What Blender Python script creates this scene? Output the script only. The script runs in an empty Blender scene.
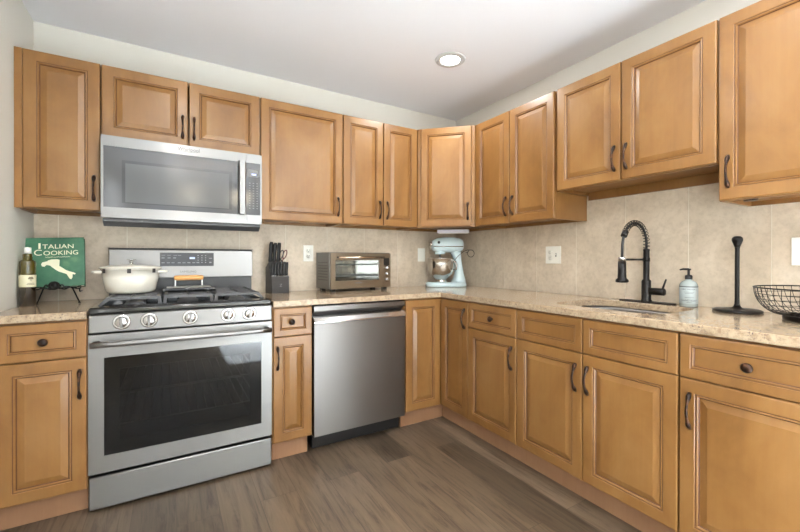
import bpy, bmesh, math, random
from mathutils import Vector, Matrix
random.seed(7)
S = bpy.context.scene
COL = S.collection
PI = math.pi

# ------------------------------------------------------------------ camera
CX, CY, CZ = -2.2151, -2.7947, 1.1140
YAW, PITCH, ROLL, F = 0.5490, -0.0029, 0.0015, 388.7562
cam_d = bpy.data.cameras.new('camera')
cam_d.sensor_width = 36.0
cam_d.lens = F / 800.0 * 36.0
cam_d.shift_x = -0.0109
cam_d.shift_y = -0.0072
cam_d.clip_start = 0.05
cam = bpy.data.objects.new('camera', cam_d)
COL.objects.link(cam)
_c, _s = math.cos(YAW), math.sin(YAW)
_r = Vector((_c, -_s, 0)); _f = Vector((_s, _c, 0)); _u = Vector((0, 0, 1))
_f2 = _f * math.cos(PITCH) + _u * math.sin(PITCH)
_u2 = _u * math.cos(PITCH) - _f * math.sin(PITCH)
_r2 = _r * math.cos(ROLL) + _u2 * math.sin(ROLL)
_u3 = _u2 * math.cos(ROLL) - _r * math.sin(ROLL)
cam.matrix_world = Matrix(((_r2.x, _u3.x, -_f2.x, CX), (_r2.y, _u3.y, -_f2.y, CY), (_r2.z, _u3.z, -_f2.z, CZ), (0, 0, 0, 1)))
S.camera = cam

# ------------------------------------------------------------------ world, lights, exposure
W = bpy.data.worlds.new('world'); S.world = W
W.use_nodes = True
W.node_tree.nodes['Background'].inputs[0].default_value = (0.85, 0.93, 1.0, 1)
W.node_tree.nodes['Background'].inputs[1].default_value = 0.8
S.view_settings.view_transform = 'Standard'
S.view_settings.look = 'None'
S.view_settings.gamma = 1.0
S.view_settings.use_curve_mapping = False
S.view_settings.exposure = 0.80

XL, ZC, YB, XR = -2.835, 2.371, -5.4, 3.0      # left wall, ceiling, far end of the room

def area(name, loc, rot, sx, sy, power, col):
    d = bpy.data.lights.new(name, 'AREA'); d.shape = 'RECTANGLE'; d.size = sx; d.size_y = sy
    d.energy = power; d.color = col
    o = bpy.data.objects.new(name, d); COL.objects.link(o); o.location = loc; o.rotation_euler = rot
    return o
# fill light at two unseen windows added in the end wall (light faces +y, into the room)
for wx in (-2.1, -0.72):
    area('window_daylight', (wx, YB + 0.02, 1.30), (PI / 2, 0, 0), 1.0, 1.5, 6, (0.86, 0.94, 1.0))
# and at an unseen window added in the left wall, behind the viewer
area('window_daylight', (XL + 0.01, -4.0, 1.30), (0, -PI / 2, 0), 1.5, 1.2, 26, (0.93, 0.97, 1.0))
CANS = [(-0.714, -0.838), (-2.15, -1.55), (-0.9, -2.35), (-2.15, -3.0), (-0.9, -3.9), (-2.15, -4.5)]
for (x, y) in CANS:
    d = bpy.data.lights.new('ceiling_lamp', 'AREA'); d.shape = 'DISK'; d.size = 0.13
    d.energy = 4 if y < -1 else 5
    d.color = (1.0, 0.97, 0.93)
    o = bpy.data.objects.new('ceiling_lamp', d); COL.objects.link(o); o.location = (x, y, ZC - 0.018)

# unseen spots and pale rug, added behind the viewer, bounce light to the ceiling
for (x, y) in ((-0.95, -3.5), (0.25, -3.5), (-0.95, -4.6), (0.25, -4.6)):
    d = bpy.data.lights.new('downlight', 'SPOT'); d.spot_size = math.radians(62); d.spot_blend = 0.5; d.shadow_soft_size = 0.06
    d.energy = 1080; d.color = (0.83, 0.93, 1.0)
    o = bpy.data.objects.new('downlight', d); COL.objects.link(o); o.location = (x, y, ZC - 0.02)
PENDANTS = [(-1.99, -4.0, 1.90), (-1.36, -4.0, 1.90)]     # two hanging bowl lamps behind the viewer, open at the top
for p in PENDANTS:
    d = bpy.data.lights.new('pendant_bulb', 'POINT'); d.shadow_soft_size = 0.05; d.energy = 12; d.color = (0.97, 0.98, 1.0)
    o = bpy.data.objects.new('pendant_bulb', d); COL.objects.link(o); o.location = (p[0], p[1], p[2] + 0.10)

# ------------------------------------------------------------------ materials
def srgb(r, g, b):
    f = lambda c: (c / 255 / 12.92) if c / 255 <= 0.04045 else ((c / 255 + 0.055) / 1.055) ** 2.4
    return (f(r), f(g), f(b), 1)

def mat(name, col, rough=0.5, metal=0.0, **kw):
    m = bpy.data.materials.new(name); m.use_nodes = True
    b = m.node_tree.nodes['Principled BSDF']
    b.inputs['Base Color'].default_value = col
    b.inputs['Roughness'].default_value = rough
    b.inputs['Metallic'].default_value = metal
    for k, v in kw.items():
        b.inputs[k.replace('_', ' ')].default_value = v
    return m

class N:
    def __init__(s, m):
        s.t = m.node_tree; s.b = s.t.nodes['Principled BSDF']
    def new(s, ty, **kw):
        n = s.t.nodes.new(ty)
        for k, v in kw.items(): setattr(n, k, v)
        return n
    def link(s, a, b): s.t.links.new(a, b)
    def coord(s, scale=(1, 1, 1), which='Object', rnd=False):
        tc = s.new('ShaderNodeTexCoord'); mp = s.new('ShaderNodeMapping')
        mp.inputs['Scale'].default_value = scale
        src = tc.outputs[which]
        if rnd:
            oi = s.new('ShaderNodeObjectInfo'); mu = s.new('ShaderNodeVectorMath', operation='SCALE')
            mu.inputs[0].default_value = (31.0, 17.0, 23.0); s.link(oi.outputs['Random'], mu.inputs['Scale'])
            s.link(mu.outputs[0], mp.inputs['Location'])
        s.link(src, mp.inputs[0])
        return mp.outputs[0]
    def noise(s, vec, scale, detail=4, rough=0.55, dist=0.0):
        n = s.new('ShaderNodeTexNoise'); n.inputs['Scale'].default_value = scale
        n.inputs['Detail'].default_value = detail; n.inputs['Roughness'].default_value = rough
        n.inputs['Distortion'].default_value = dist
        s.link(vec, n.inputs['Vector']); return n.outputs['Fac']
    def ramp(s, fac, stops):
        r = s.new('ShaderNodeValToRGB'); e = r.color_ramp.elements
        while len(e) < len(stops): e.new(0.5)
        for i, (p, c) in enumerate(stops): e[i].position = p; e[i].color = c
        s.link(fac, r.inputs[0]); return r.outputs['Color']
    def mix(s, a, b, fac, blend='MIX'):
        m = s.new('ShaderNodeMix', data_type='RGBA', blend_type=blend)
        for v, i in ((a, 6), (b, 7)):
            if hasattr(v, 'is_linked') or hasattr(v, 'links'): s.link(v, m.inputs[i])
            else: m.inputs[i].default_value = v
        if hasattr(fac, 'links'): s.link(fac, m.inputs[0])
        else: m.inputs[0].default_value = fac
        return m.outputs[2]
    def bump(s, h, st, d=0.002):
        b = s.new('ShaderNodeBump'); b.inputs['Strength'].default_value = st; b.inputs['Distance'].default_value = d
        s.link(h, b.inputs['Height']); s.link(b.outputs[0], s.b.inputs['Normal'])

def wood_mat(name, dark, mid, light, rough=0.34):
    m = mat(name, mid, rough); n = N(m)
    v1 = n.coord((1.6, 1.6, 0.9), rnd=True); v2 = n.coord((60, 60, 2.2), rnd=True)
    base = n.ramp(n.noise(v1, 2.6, 5, 0.6, 0.6), [(0.3, dark), (0.52, mid), (0.75, light)])
    gr = n.ramp(n.noise(v2, 1.0, 3, 0.6), [(0.35, (0.93, 0.92, 0.90, 1)), (0.65, (1.02, 1.02, 1.02, 1))])
    c = n.mix(base, gr, 0.6, 'MULTIPLY')
    oi = n.new('ShaderNodeObjectInfo')
    t = n.ramp(oi.outputs['Random'], [(0, (0.92, 0.90, 0.87, 1)), (1, (1.06, 1.05, 1.04, 1))])
    n.link(n.mix(c, t, 1.0, 'MULTIPLY'), n.b.inputs['Base Color'])
    n.b.inputs['Coat Weight'].default_value = 0.15
    n.b.inputs['Coat Roughness'].default_value = 0.2
    return m

WOOD = wood_mat('maple_wood', srgb(124, 86, 43), srgb(141, 101, 55), srgb(152, 113, 67))
KICK = wood_mat('toe_kick_wood', srgb(150, 112, 84), srgb(160, 121, 91), srgb(166, 128, 98), 0.45)
GLAZE = mat('dark_glaze', srgb(88, 50, 27), 0.5)
WOODIN = wood_mat('cabinet_underside_wood', srgb(176, 120, 70), srgb(188, 132, 80), srgb(198, 144, 92), 0.5)

def granite_mat():
    m = mat('granite', (0.6, 0.5, 0.4, 1), 0.12); n = N(m)
    v = n.coord((1, 1, 1))
    big = n.ramp(n.noise(v, 26, 6, 0.7, 0.4), [(0.30, srgb(162, 141, 117)), (0.5, srgb(179, 158, 131)), (0.72, srgb(189, 169, 143))])
    mid = n.ramp(n.noise(v, 55, 4, 0.7), [(0.36, srgb(186, 172, 164)), (0.52, (1, 1, 1, 1))])
    c = n.mix(big, mid, 0.6, 'MULTIPLY')
    spk = n.ramp(n.noise(v, 150, 3, 0.75), [(0.53, (0, 0, 0, 1)), (0.66, (1, 1, 1, 1))])
    zone = n.ramp(n.noise(v, 9, 3, 0.6), [(0.38, (0.15, 0.15, 0.15, 1)), (0.60, (1, 1, 1, 1))])
    f = n.mix(spk, zone, 1.0, 'MULTIPLY')
    c = n.mix(c, srgb(92, 80, 78), f)
    n.link(c, n.b.inputs['Base Color'])
    return m
GRANITE = granite_mat()

def tile_mat():
    m = mat('travertine_tile', (0.5, 0.45, 0.36, 1), 0.38); n = N(m)
    v = n.coord((1, 1, 1))
    base = n.ramp(n.noise(v, 5.5, 8, 0.62, 0.5), [(0.28, srgb(190, 175, 154)), (0.5, srgb(208, 193, 172)), (0.70, srgb(219, 206, 187))])
    f2 = n.ramp(n.noise(v, 42, 5, 0.7), [(0.36, (0.84, 0.82, 0.79, 1)), (0.55, (1, 1, 1, 1))])
    n.link(n.mix(base, f2, 0.7, 'MULTIPLY'), n.b.inputs['Base Color'])
    return m
TILE = tile_mat()
GROUT = mat('grout', srgb(224, 216, 200), 0.8)

def paint(name, col, rough=0.7):
    m = mat(name, col, rough); n = N(m)
    n.bump(n.noise(n.coord(), 220, 2), 0.06, 0.001); return m
WALLP = paint('wall_paint', srgb(214, 211, 202)); CEILP = paint('ceiling_paint', srgb(238, 239, 243), 0.8)
TRIMP = paint('white_trim_paint', srgb(232, 230, 224), 0.4)

def floor_mat():
    m = mat('vinyl_plank', (0.2, 0.15, 0.1, 1), 0.36); n = N(m)
    tc = n.new('ShaderNodeTexCoord'); mp = n.new('ShaderNodeMapping'); mp.inputs['Rotation'].default_value = (0, 0, PI / 2)
    mp.inputs['Location'].default_value = (0.3, 0.05, 0)
    n.link(tc.outputs['Object'], mp.inputs[0])
    br = n.new('ShaderNodeTexBrick'); br.offset = 0.37; br.offset_frequency = 2
    br.inputs['Color1'].default_value = (0, 0, 0, 1); br.inputs['Color2'].default_value = (1, 1, 1, 1)
    br.inputs['Mortar'].default_value = (0.5, 0.5, 0.5, 1)
    br.inputs['Scale'].default_value = 1.0; br.inputs['Mortar Size'].default_value = 0.0012; br.inputs['Mortar Smooth'].default_value = 0.3
    br.inputs['Brick Width'].default_value = 1.22; br.inputs['Row Height'].default_value = 0.165; br.inputs['Bias'].default_value = 0.0
    n.link(mp.outputs[0], br.inputs['Vector'])
    tone = n.ramp(br.outputs['Color'], [(0.0, srgb(80, 68, 55)), (0.35, srgb(97, 83, 68)), (0.7, srgb(112, 96, 79)), (1.0, srgb(88, 75, 61))])
    add = n.new('ShaderNodeVectorMath', operation='ADD'); sc = n.new('ShaderNodeVectorMath', operation='SCALE'); sc.inputs['Scale'].default_value = 7.0
    n.link(br.outputs['Color'], sc.inputs[0]); n.link(tc.outputs['Object'], add.inputs[0]); n.link(sc.outputs[0], add.inputs[1])
    m2 = n.new('ShaderNodeMapping'); m2.inputs['Scale'].default_value = (30, 2.2, 1); n.link(add.outputs[0], m2.inputs[0])
    g1 = n.ramp(n.noise(m2.outputs[0], 1.3, 8, 0.72, 0.8), [(0.34, (0.46, 0.42, 0.38, 1)), (0.50, (1, 1, 1, 1)), (0.70, (1.28, 1.26, 1.22, 1))])
    m3 = n.new('ShaderNodeMapping'); m3.inputs['Scale'].default_value = (7, 1.2, 1); n.link(add.outputs[0], m3.inputs[0])
    g2 = n.ramp(n.noise(m3.outputs[0], 1.0, 4, 0.6, 1.2), [(0.3, (0.80, 0.78, 0.76, 1)), (0.6, (1.06, 1.06, 1.05, 1))])
    c = n.mix(n.mix(tone, g1, 1.0, 'MULTIPLY'), g2, 1.0, 'MULTIPLY')
    c = n.mix(c, srgb(70, 56, 46), br.outputs['Fac'])
    n.link(c, n.b.inputs['Base Color'])
    n.bump(n.noise(m2.outputs[0], 1.0, 6), 0.12, 0.001)
    return m
FLOORM = floor_mat()

def steel_mat(name, col, rough, aniso=0.75, streak=(1.2, 1.2, 260)):
    m = mat(name, col, rough, 1.0); n = N(m)
    t = n.new('ShaderNodeCombineXYZ'); t.inputs[2].default_value = 1.0      # horizontal brushing: highlights smear up and down
    n.b.inputs['Anisotropic'].default_value = aniso
    n.link(t.outputs[0], n.b.inputs['Tangent'])
    return m
STEEL = steel_mat('brushed_stainless', srgb(139, 138, 137), 0.34, 0.85)
DSTEEL = steel_mat('dishwasher_stainless', srgb(134, 131, 129), 0.36, 0.85)
CHROME = mat('polished_steel', srgb(196, 196, 196), 0.14, 1.0)
BLKST = mat('warm_dark_stainless', srgb(146, 132, 116), 0.28, 1.0)
BRONZE = mat('oil_rubbed_bronze', srgb(46, 38, 34), 0.32, 0.75)
def _cop(m):
    n = N(m); v = n.coord((1, 1, 1))
    n.link(n.ramp(n.noise(v, 60, 3), [(0.42, srgb(38, 32, 30)), (0.70, srgb(96, 64, 46))]), n.b.inputs['Base Color'])
_cop(BRONZE)
BLACK = mat('black_plastic', srgb(26, 26, 27), 0.4)
ENAMEL = mat('black_enamel', srgb(22, 22, 23), 0.12, Coat_Weight=0.5)
IRON = mat('cast_iron', srgb(84, 84, 86), 0.55)
CHAR = mat('charcoal_block', srgb(62, 60, 60), 0.5)
MATBLK = mat('matte_black_metal', srgb(34, 32, 31), 0.36, 0.6)
GREYPL = mat('dark_grey_panel', srgb(72, 73, 75), 0.3)
SHELLG = mat('grey_metal_shell', srgb(118, 116, 113), 0.42, 0.6)
MWGLASS = mat('microwave_glass', srgb(66, 67, 69), 0.10, 0.0, Specular_IOR_Level=0.5)
MWINNER = mat('microwave_window_screen', srgb(78, 79, 80), 0.16, 0.0, Specular_IOR_Level=0.5)
MWFRAME = mat('microwave_window_border', srgb(50, 51, 53), 0.12, 0.0, Specular_IOR_Level=0.5)
PANELBLK = mat('display_glass', srgb(62, 62, 64), 0.15)
LCD = mat('lit_display', srgb(150, 160, 200), 0.3, Emission_Color=srgb(170, 185, 235), Emission_Strength=0.6)
INK = mat('dim_ink', srgb(130, 130, 132), 0.6)
DINK = mat('dark_ink', srgb(44, 44, 46), 0.5)
CREAM = mat('cream_enamel', srgb(236, 232, 220), 0.2, Coat_Weight=0.4)
LWOOD = wood_mat('beech_handle', srgb(206, 150, 88), srgb(222, 166, 100), srgb(232, 182, 118), 0.4)
AQUA = mat('aqua_enamel', srgb(212, 233, 238), 0.14, Coat_Weight=0.6)
SINKM = mat('sink_steel', srgb(116, 114, 110), 0.36, 1.0)
BOWL = mat('bowl_steel', srgb(214, 212, 208), 0.16, 1.0)
PLATE = mat('ivory_plate', srgb(236, 235, 226), 0.35)
SLOT = mat('slot_shadow', srgb(120, 118, 110), 0.5)
SOAPM = mat('soap_bottle_plastic', srgb(164, 175, 173), 0.22, Coat_Weight=0.3)
SOAPL = mat('soap_label', srgb(176, 186, 186), 0.45)
GREENM = mat('book_cover_green', srgb(52, 122, 88), 0.35)
def _book(m):
    n = N(m); v = n.coord((1, 1, 1))
    n.link(n.ramp(n.noise(v, 6.5, 4, 0.6), [(0.36, srgb(50, 98, 75)), (0.52, srgb(66, 116, 88)), (0.72, srgb(122, 158, 112))]), n.b.inputs['Base Color'])
_book(GREENM)
SPINE = mat('book_spine_green', srgb(30, 84, 58), 0.4)
PAPER = mat('paper_pages', srgb(228, 222, 206), 0.7)
BCREAM = mat('cream_print', srgb(232, 228, 200), 0.5)
OILG = mat('olive_glass', srgb(72, 64, 14), 0.06, Coat_Weight=0.5, Specular_IOR_Level=0.7)
OILD = mat('dark_oil_glass', srgb(36, 25, 9), 0.06, Coat_Weight=0.5, Specular_IOR_Level=0.7)
LABELM = mat('cream_label', srgb(214, 208, 176), 0.5)
LAMPM = mat('lamp_lens', (1, 1, 1, 1), 0.4, Emission_Color=(1.0, 0.97, 0.92, 1), Emission_Strength=9.0)
SHADE = mat('lit_frosted_shade', srgb(240, 226, 196), 0.5, Emission_Color=(1.0, 0.88, 0.66, 1), Emission_Strength=14.0)
LIGHTBAR = mat('light_bar_diffuser', srgb(222, 220, 230), 0.4)
DRED = mat('dark_red_plastic', srgb(96, 40, 36), 0.4)
def glass_tint(name, tint, gloss=0.05):
    m = bpy.data.materials.new(name); m.use_nodes = True; t = m.node_tree; t.nodes.clear()
    o = t.nodes.new('ShaderNodeOutputMaterial'); tr = t.nodes.new('ShaderNodeBsdfTransparent'); gl = t.nodes.new('ShaderNodeBsdfGlossy')
    fr = t.nodes.new('ShaderNodeFresnel'); fr.inputs[0].default_value = 1.5
    mx = t.nodes.new('ShaderNodeMixShader'); tr.inputs[0].default_value = tint; gl.inputs['Roughness'].default_value = gloss
    gl.inputs['Color'].default_value = (0.9, 0.9, 0.9, 1)
    t.links.new(fr.outputs[0], mx.inputs[0]); t.links.new(tr.outputs[0], mx.inputs[1]); t.links.new(gl.outputs[0], mx.inputs[2])
    t.links.new(mx.outputs[0], o.inputs[0]); return m
OVGLASS = glass_tint('smoked_oven_glass', (0.34, 0.34, 0.34, 1))
CLGLASS = glass_tint('clear_oven_glass', (0.86, 0.88, 0.88, 1), 0.02)
OVIN = mat('oven_cavity_enamel', srgb(58, 58, 60), 0.35)
RACK = mat('rack_wire', srgb(190, 190, 188), 0.3, 0.8)

# ------------------------------------------------------------------ mesh helpers
def BM(): return bmesh.new()

def box(bm, x0, x1, y0, y1, z0, z1, mi=0, bev=0.0, seg=2):
    vs = [bm.verts.new(p) for p in ((x0, y0, z0), (x1, y0, z0), (x1, y1, z0), (x0, y1, z0), (x0, y0, z1), (x1, y0, z1), (x1, y1, z1), (x0, y1, z1))]
    fs = [bm.faces.new([vs[i] for i in q]) for q in ((3, 2, 1, 0), (4, 5, 6, 7), (0, 1, 5, 4), (1, 2, 6, 5), (2, 3, 7, 6), (3, 0, 4, 7))]
    for f in fs: f.material_index = mi
    if bev > 0:
        es = list({e for f in fs for e in f.edges})
        r = bmesh.ops.bevel(bm, geom=es, offset=bev, segments=seg, affect='EDGES', profile=0.5)
        for f in r['faces']: f.smooth = True; f.material_index = mi
    return fs

def lathe(bm, prof, c=(0, 0, 0), axis='z', seg=28, mi=0, sx=1.0, sy=1.0, cap=True):
    rings = []
    for (r, h) in prof:
        ring = []
        for k in range(seg):
            a = 2 * PI * k / seg
            u, v = r * math.cos(a) * sx, r * math.sin(a) * sy
            if axis == 'z': p = (u, v, h)
            elif axis == 'y': p = (u, -h, v)        # h grows towards -y (out of a front)
            else: p = (h, u, v)
            ring.append(bm.verts.new((p[0] + c[0], p[1] + c[1], p[2] + c[2])))
        rings.append(ring)
    fs = []
    for a, b in zip(rings, rings[1:]):
        for k in range(seg):
            fs.append(bm.faces.new((a[k], a[(k + 1) % seg], b[(k + 1) % seg], b[k])))
    for f in fs: f.smooth = True; f.material_index = mi
    if cap:
        for ring in (rings[0], rings[-1]):
            try:
                f = bm.faces.new(ring); f.material_index = mi
            except ValueError: pass
    return rings

def tube(bm, pts, rad, seg=10, mi=0, closed=False, flat=1.0):
    pts = [Vector(p) for p in pts]; n = len(pts)
    rs = rad if isinstance(rad, (list, tuple)) else [rad] * n
    rings = []; ref = None
    for i, p in enumerate(pts):
        if closed: t = (pts[(i + 1) % n] - pts[i - 1]).normalized()
        else: t = (pts[min(i + 1, n - 1)] - pts[max(i - 1, 0)]).normalized()
        if ref is None:
            ref = Vector((0, 0, 1)) if abs(t.z) < 0.9 else Vector((1, 0, 0))
        a = (ref - t * ref.dot(t)).normalized(); b = t.cross(a); ref = a
        rings.append([bm.verts.new(p + (a * math.cos(2 * PI * k / seg) + b * math.sin(2 * PI * k / seg) * flat) * rs[i]) for k in range(seg)])
    prs = list(zip(rings, rings[1:])) + ([(rings[-1], rings[0])] if closed else [])
    for a, b in prs:
        for k in range(seg):
            f = bm.faces.new((a[k], a[(k + 1) % seg], b[(k + 1) % seg], b[k])); f.smooth = True; f.material_index = mi
    if not closed:
        for r in (rings[0], rings[-1]):
            f = bm.faces.new(r); f.material_index = mi

def prism(bm, poly, fn, d0, d1, mi=0, bev=0):
    a = [bm.verts.new(fn(u, v, d0)) for u, v in poly]; b = [bm.verts.new(fn(u, v, d1)) for u, v in poly]
    n = len(poly); fs = [bm.faces.new(a), bm.faces.new(b)]
    for i in range(n): fs.append(bm.faces.new((a[i], a[(i + 1) % n], b[(i + 1) % n], b[i])))
    for f in fs: f.material_index = mi
    if bev:
        es = list(fs[0].edges) + list(fs[1].edges)
        r = bmesh.ops.bevel(bm, geom=es, offset=bev, segments=2, affect='EDGES', profile=0.5)
        for f in r['faces']: f.smooth = True; f.material_index = mi
    return fs
XY = lambda u, v, d: (u, v, d)
YZ = lambda u, v, d: (d, u, v)
XZ = lambda u, v, d: (u, d, v)

def link(o, parent):
    COL.objects.link(o)
    if parent: o.parent = parent
    return o
def obj(name, bm, mats, parent=None, bevel=0.0, recalc=True):
    if recalc: bmesh.ops.recalc_face_normals(bm, faces=bm.faces)
    me = bpy.data.meshes.new(name); bm.to_mesh(me); bm.free()
    for m in (mats if isinstance(mats, (list, tuple)) else [mats]): me.materials.append(m)
    o = link(bpy.data.objects.new(name, me), parent)
    if bevel:
        md = o.modifiers.new('bevel', 'BEVEL'); md.width = bevel; md.segments = 2; md.limit_method = 'ANGLE'; md.angle_limit = 0.6
    return o
def tag(o, label, cat, group=None):
    o['label'] = label; o['category'] = cat
    if group: o['group'] = group
    return o
def thing(name, label, cat, loc=(0, 0, 0), rz=0.0, group=None):
    o = bpy.data.objects.new(name, None); COL.objects.link(o); o.empty_display_size = 0.1
    o.location = loc; o.rotation_euler = (0, 0, rz); return tag(o, label, cat, group)
def struct(name, bm, m, parent=None, **kw):
    o = obj(name, bm, m, parent, **kw); o['kind'] = 'structure'; return o
def text(name, body, size, m, parent, loc, rot=(PI / 2, 0, 0), sx=1.0, ext=0.0004, track=1.0):
    cu = bpy.data.curves.new(name, 'FONT'); cu.body = body; cu.size = size; cu.extrude = ext
    cu.align_x = 'CENTER'; cu.align_y = 'CENTER'; cu.space_character = track
    tmp = bpy.data.objects.new('tmp', cu); COL.objects.link(tmp)
    dg = bpy.context.evaluated_depsgraph_get()
    me = bpy.data.meshes.new_from_object(tmp.evaluated_get(dg)); bpy.data.objects.remove(tmp)
    me.materials.clear(); me.materials.append(m)
    o = link(bpy.data.objects.new(name, me), parent)
    o.location = loc; o.rotation_euler = rot; o.scale = (sx, 1, 1); return o

# ------------------------------------------------------------------ room shell
UB, UT, UD, BD = 1.3539, 2.0922, 0.3195, 0.642
CT, CTH = 0.8867, 0.0327
bm = BM(); box(bm, XL - 0.1, XR + 0.1, YB - 0.1, 0.1, -0.08, 0.0); struct('floor', bm, FLOORM)
bm = BM(); box(bm, XL - 0.1, XR + 0.1, YB - 0.1, 0.1, ZC, ZC + 0.1); struct('ceiling', bm, CEILP)
bm = BM(); box(bm, XL - 0.1, 0.1, 0.0, 0.1, 0, ZC); struct('wall_back', bm, WALLP)
bm = BM()
box(bm, XL - 0.1, XL, YB, -4.6, 0, ZC); box(bm, XL - 0.1, XL, -3.4, 0, 0, ZC); box(bm, XL - 0.1, XL, -4.6, -3.4, 0, 0.55); box(bm, XL - 0.1, XL, -4.6, -3.4, 2.05, ZC)
bmesh.ops.remove_doubles(bm, verts=bm.verts, dist=1e-5)
struct('wall_left', bm, WALLP)
bm = BM()
for q in ((-4.6, -4.55, 0.55, 2.05), (-3.45, -3.4, 0.55, 2.05), (-4.55, -3.45, 0.55, 0.60), (-4.55, -3.45, 2.0, 2.05)): box(bm, XL - 0.09, XL - 0.04, q[0], q[1], q[2], q[3])
struct('window_3', bm, TRIMP)  # frame of the added window, out of view, for light from the left
bm = BM(); box(bm, 0, 0.1, -2.80, 0, 0, ZC); struct('wall_right', bm, WALLP)
bm = BM(); box(bm, 0.1, XR, -2.80, -2.70, 0, ZC); struct('wall_side', bm, WALLP)
bm = BM(); box(bm, XR, XR + 0.1, YB, -2.70, 0, ZC); struct('wall_far', bm, WALLP)
# end wall behind the camera: two tall windows, added for the fill light
bm = BM()
wz0, wz1 = 0.55, 2.05
for a, b in ((XL, -2.6), (-1.6, -1.22), (-0.22, XR)): box(bm, a, b, YB - 0.1, YB, 0, ZC)
for a, b in ((-2.6, -1.6), (-1.22, -0.22)):
    box(bm, a, b, YB - 0.1, YB, 0, wz0); box(bm, a, b, YB - 0.1, YB, wz1, ZC)
struct('wall_front', bm, WALLP)
for i, (a, b) in enumerate(((-2.6, -1.6), (-1.22, -0.22))):
    bm = BM()
    for q in ((a, a + 0.05, wz0, wz1), (b - 0.05, b, wz0, wz1), (a, b, wz0, wz0 + 0.05), (a, b, wz1 - 0.05, wz1)):
        box(bm, q[0], q[1], YB - 0.09, YB - 0.04, q[2], q[3])
    struct('window_%d' % (i + 1), bm, TRIMP)
bm = BM(); box(bm, XL, XL + 0.014, YB, -0.75, 0, 0.1); struct('baseboard_left', bm, TRIMP)

# backsplash: tiles with their grout lines, on each wall
def splash(name, u0, u1, z0, ztop, seams, fn, zseam=()):
    bm = BM(); us = [u0] + [s for s in seams if u0 < s < u1] + [u1]
    g = 0.0022
    box_fn = lambda a, b, c, d, t0, t1, mi: fn(bm, a, b, c, d, t0, t1, mi)
    box_fn(u0, u1, z0, ztop, 0.0, 0.0055, 1)
    zs = [z0] + [z for z in zseam if z0 < z < ztop] + [ztop]
    for a, b in zip(us, us[1:]):
        for c, d in zip(zs, zs[1:]):
            box_fn(a + g, b - g, c + (g if c > z0 else 0), d - (g if d < ztop else 0), 0.0055, 0.0075, 0)
    return struct(name, bm, [TILE, GROUT])
back_fn = lambda bm, a, b, c, d, t0, t1, mi: box(bm, a, b, -t1, -t0, c, d, mi)
right_fn = lambda bm, a, b, c, d, t0, t1, mi: box(bm, -t1, -t0, -b, -a, c, d, mi)
splash('trim_1', XL + 0.001, -0.0005, CT - 0.03, 1.38, [-2.735 + 0.3025 * i for i in range(9)], back_fn)
splash('trim_2', 0.008, 2.95, CT - 0.03, 1.53, [0.290 + 0.3152 * i for i in range(9)], right_fn)

# ------------------------------------------------------------------ cabinet building blocks
def front_panel(x0, x1, z0, z1, y, kind='door', yb=0.02):
    """a framed front; back plane at y, face towards -y. miter-cornered rings (inset, height, material of the ring inwards)"""
    bm = BM()
    if kind == 'door':
        R = [(0, 0, 0), (0, 0.0165, 0), (0.0015, 0.0190, 0), (0.004, 0.0203, 0), (0.010, 0.0205, 0), (0.047, 0.0205, 0), (0.0490, 0.0185, 1), (0.0515, 0.0180, 0), (0.0555, 0.0195, 0),
             (0.0585, 0.0150, 1), (0.0615, 0.0115, 0), (0.084, 0.0185, 0), (0.0855, 0.0190, 0)]
    else:
        R = [(0, 0, 0), (0, 0.0165, 0), (0.0015, 0.0190, 0), (0.004, 0.0203, 0), (0.010, 0.0205, 0), (0.033, 0.0205, 0), (0.0348, 0.0185, 1), (0.0370, 0.0180, 0), (0.0405, 0.0195, 0),
             (0.0430, 0.0165, 1), (0.0455, 0.0125, 0), (0.0475, 0.0125, 0)]
    rings = []
    for (i, h, m) in R:
        rings.append([bm.verts.new(p) for p in ((x0 + i, y - h, z0 + i), (x1 - i, y - h, z0 + i), (x1 - i, y - h, z1 - i), (x0 + i, y - h, z1 - i))])
    for (a, b, r) in zip(rings, rings[1:], R):
        for k in range(4):
            f = bm.faces.new((a[k], a[(k + 1) % 4], b[(k + 1) % 4], b[k])); f.material_index = r[2]
    bm.faces.new(rings[-1]); bm.faces.new(list(reversed(rings[0])))
    return bm
def pull(parent, x, zc, y, L=0.125):
    bm = BM(); pts = []; rs = []
    for k in range(19):
        t = k / 18; pts.append((x, y - 0.004 - 0.026 * math.sin(PI * t) ** 0.8, zc + (t - 0.5) * L))
        e = abs(2 * t - 1); rs.append(0.0044 + 0.0046 * (math.exp(-((e - 0.80) / 0.2) ** 2)))
    tube(bm, pts, rs, 8)
    for s in (-1, 1): lathe(bm, [(0.0045, 0), (0.0045, 0.012)], (x, y, zc + s * (L / 2 - 0.008)), 'y', 8)
    return obj('handle', bm, BRONZE, parent)
def knob(parent, x, z, y):
    bm = BM(); lathe(bm, [(0.007, 0), (0.006, 0.010), (0.007, 0.013), (0.0155, 0.017), (0.0165, 0.021), (0.013, 0.026), (0.006, 0.0285), (0.001, 0.029)], (x, y, z), 'y', 20)
    return obj('knob', bm, BRONZE, parent)
def door(root, x0, x1, z0, z1, y, hx=None, hz=None, kind='door'):
    d = obj('door', front_panel(x0, x1, z0, z1, y, kind), [WOOD, GLAZE], root)
    if hx is not None: pull(d, hx, hz, y - 0.0200)
    return d
def drawer(root, x0, x1, z0, z1, y, kx=None, name='drawer'):
    d = obj(name, front_panel(x0, x1, z0, z1, y, 'drawer'), [WOOD, GLAZE], root)
    if kx is not None: knob(d, kx, (z0 + z1) / 2, y - 0.0125)
    return d
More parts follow.
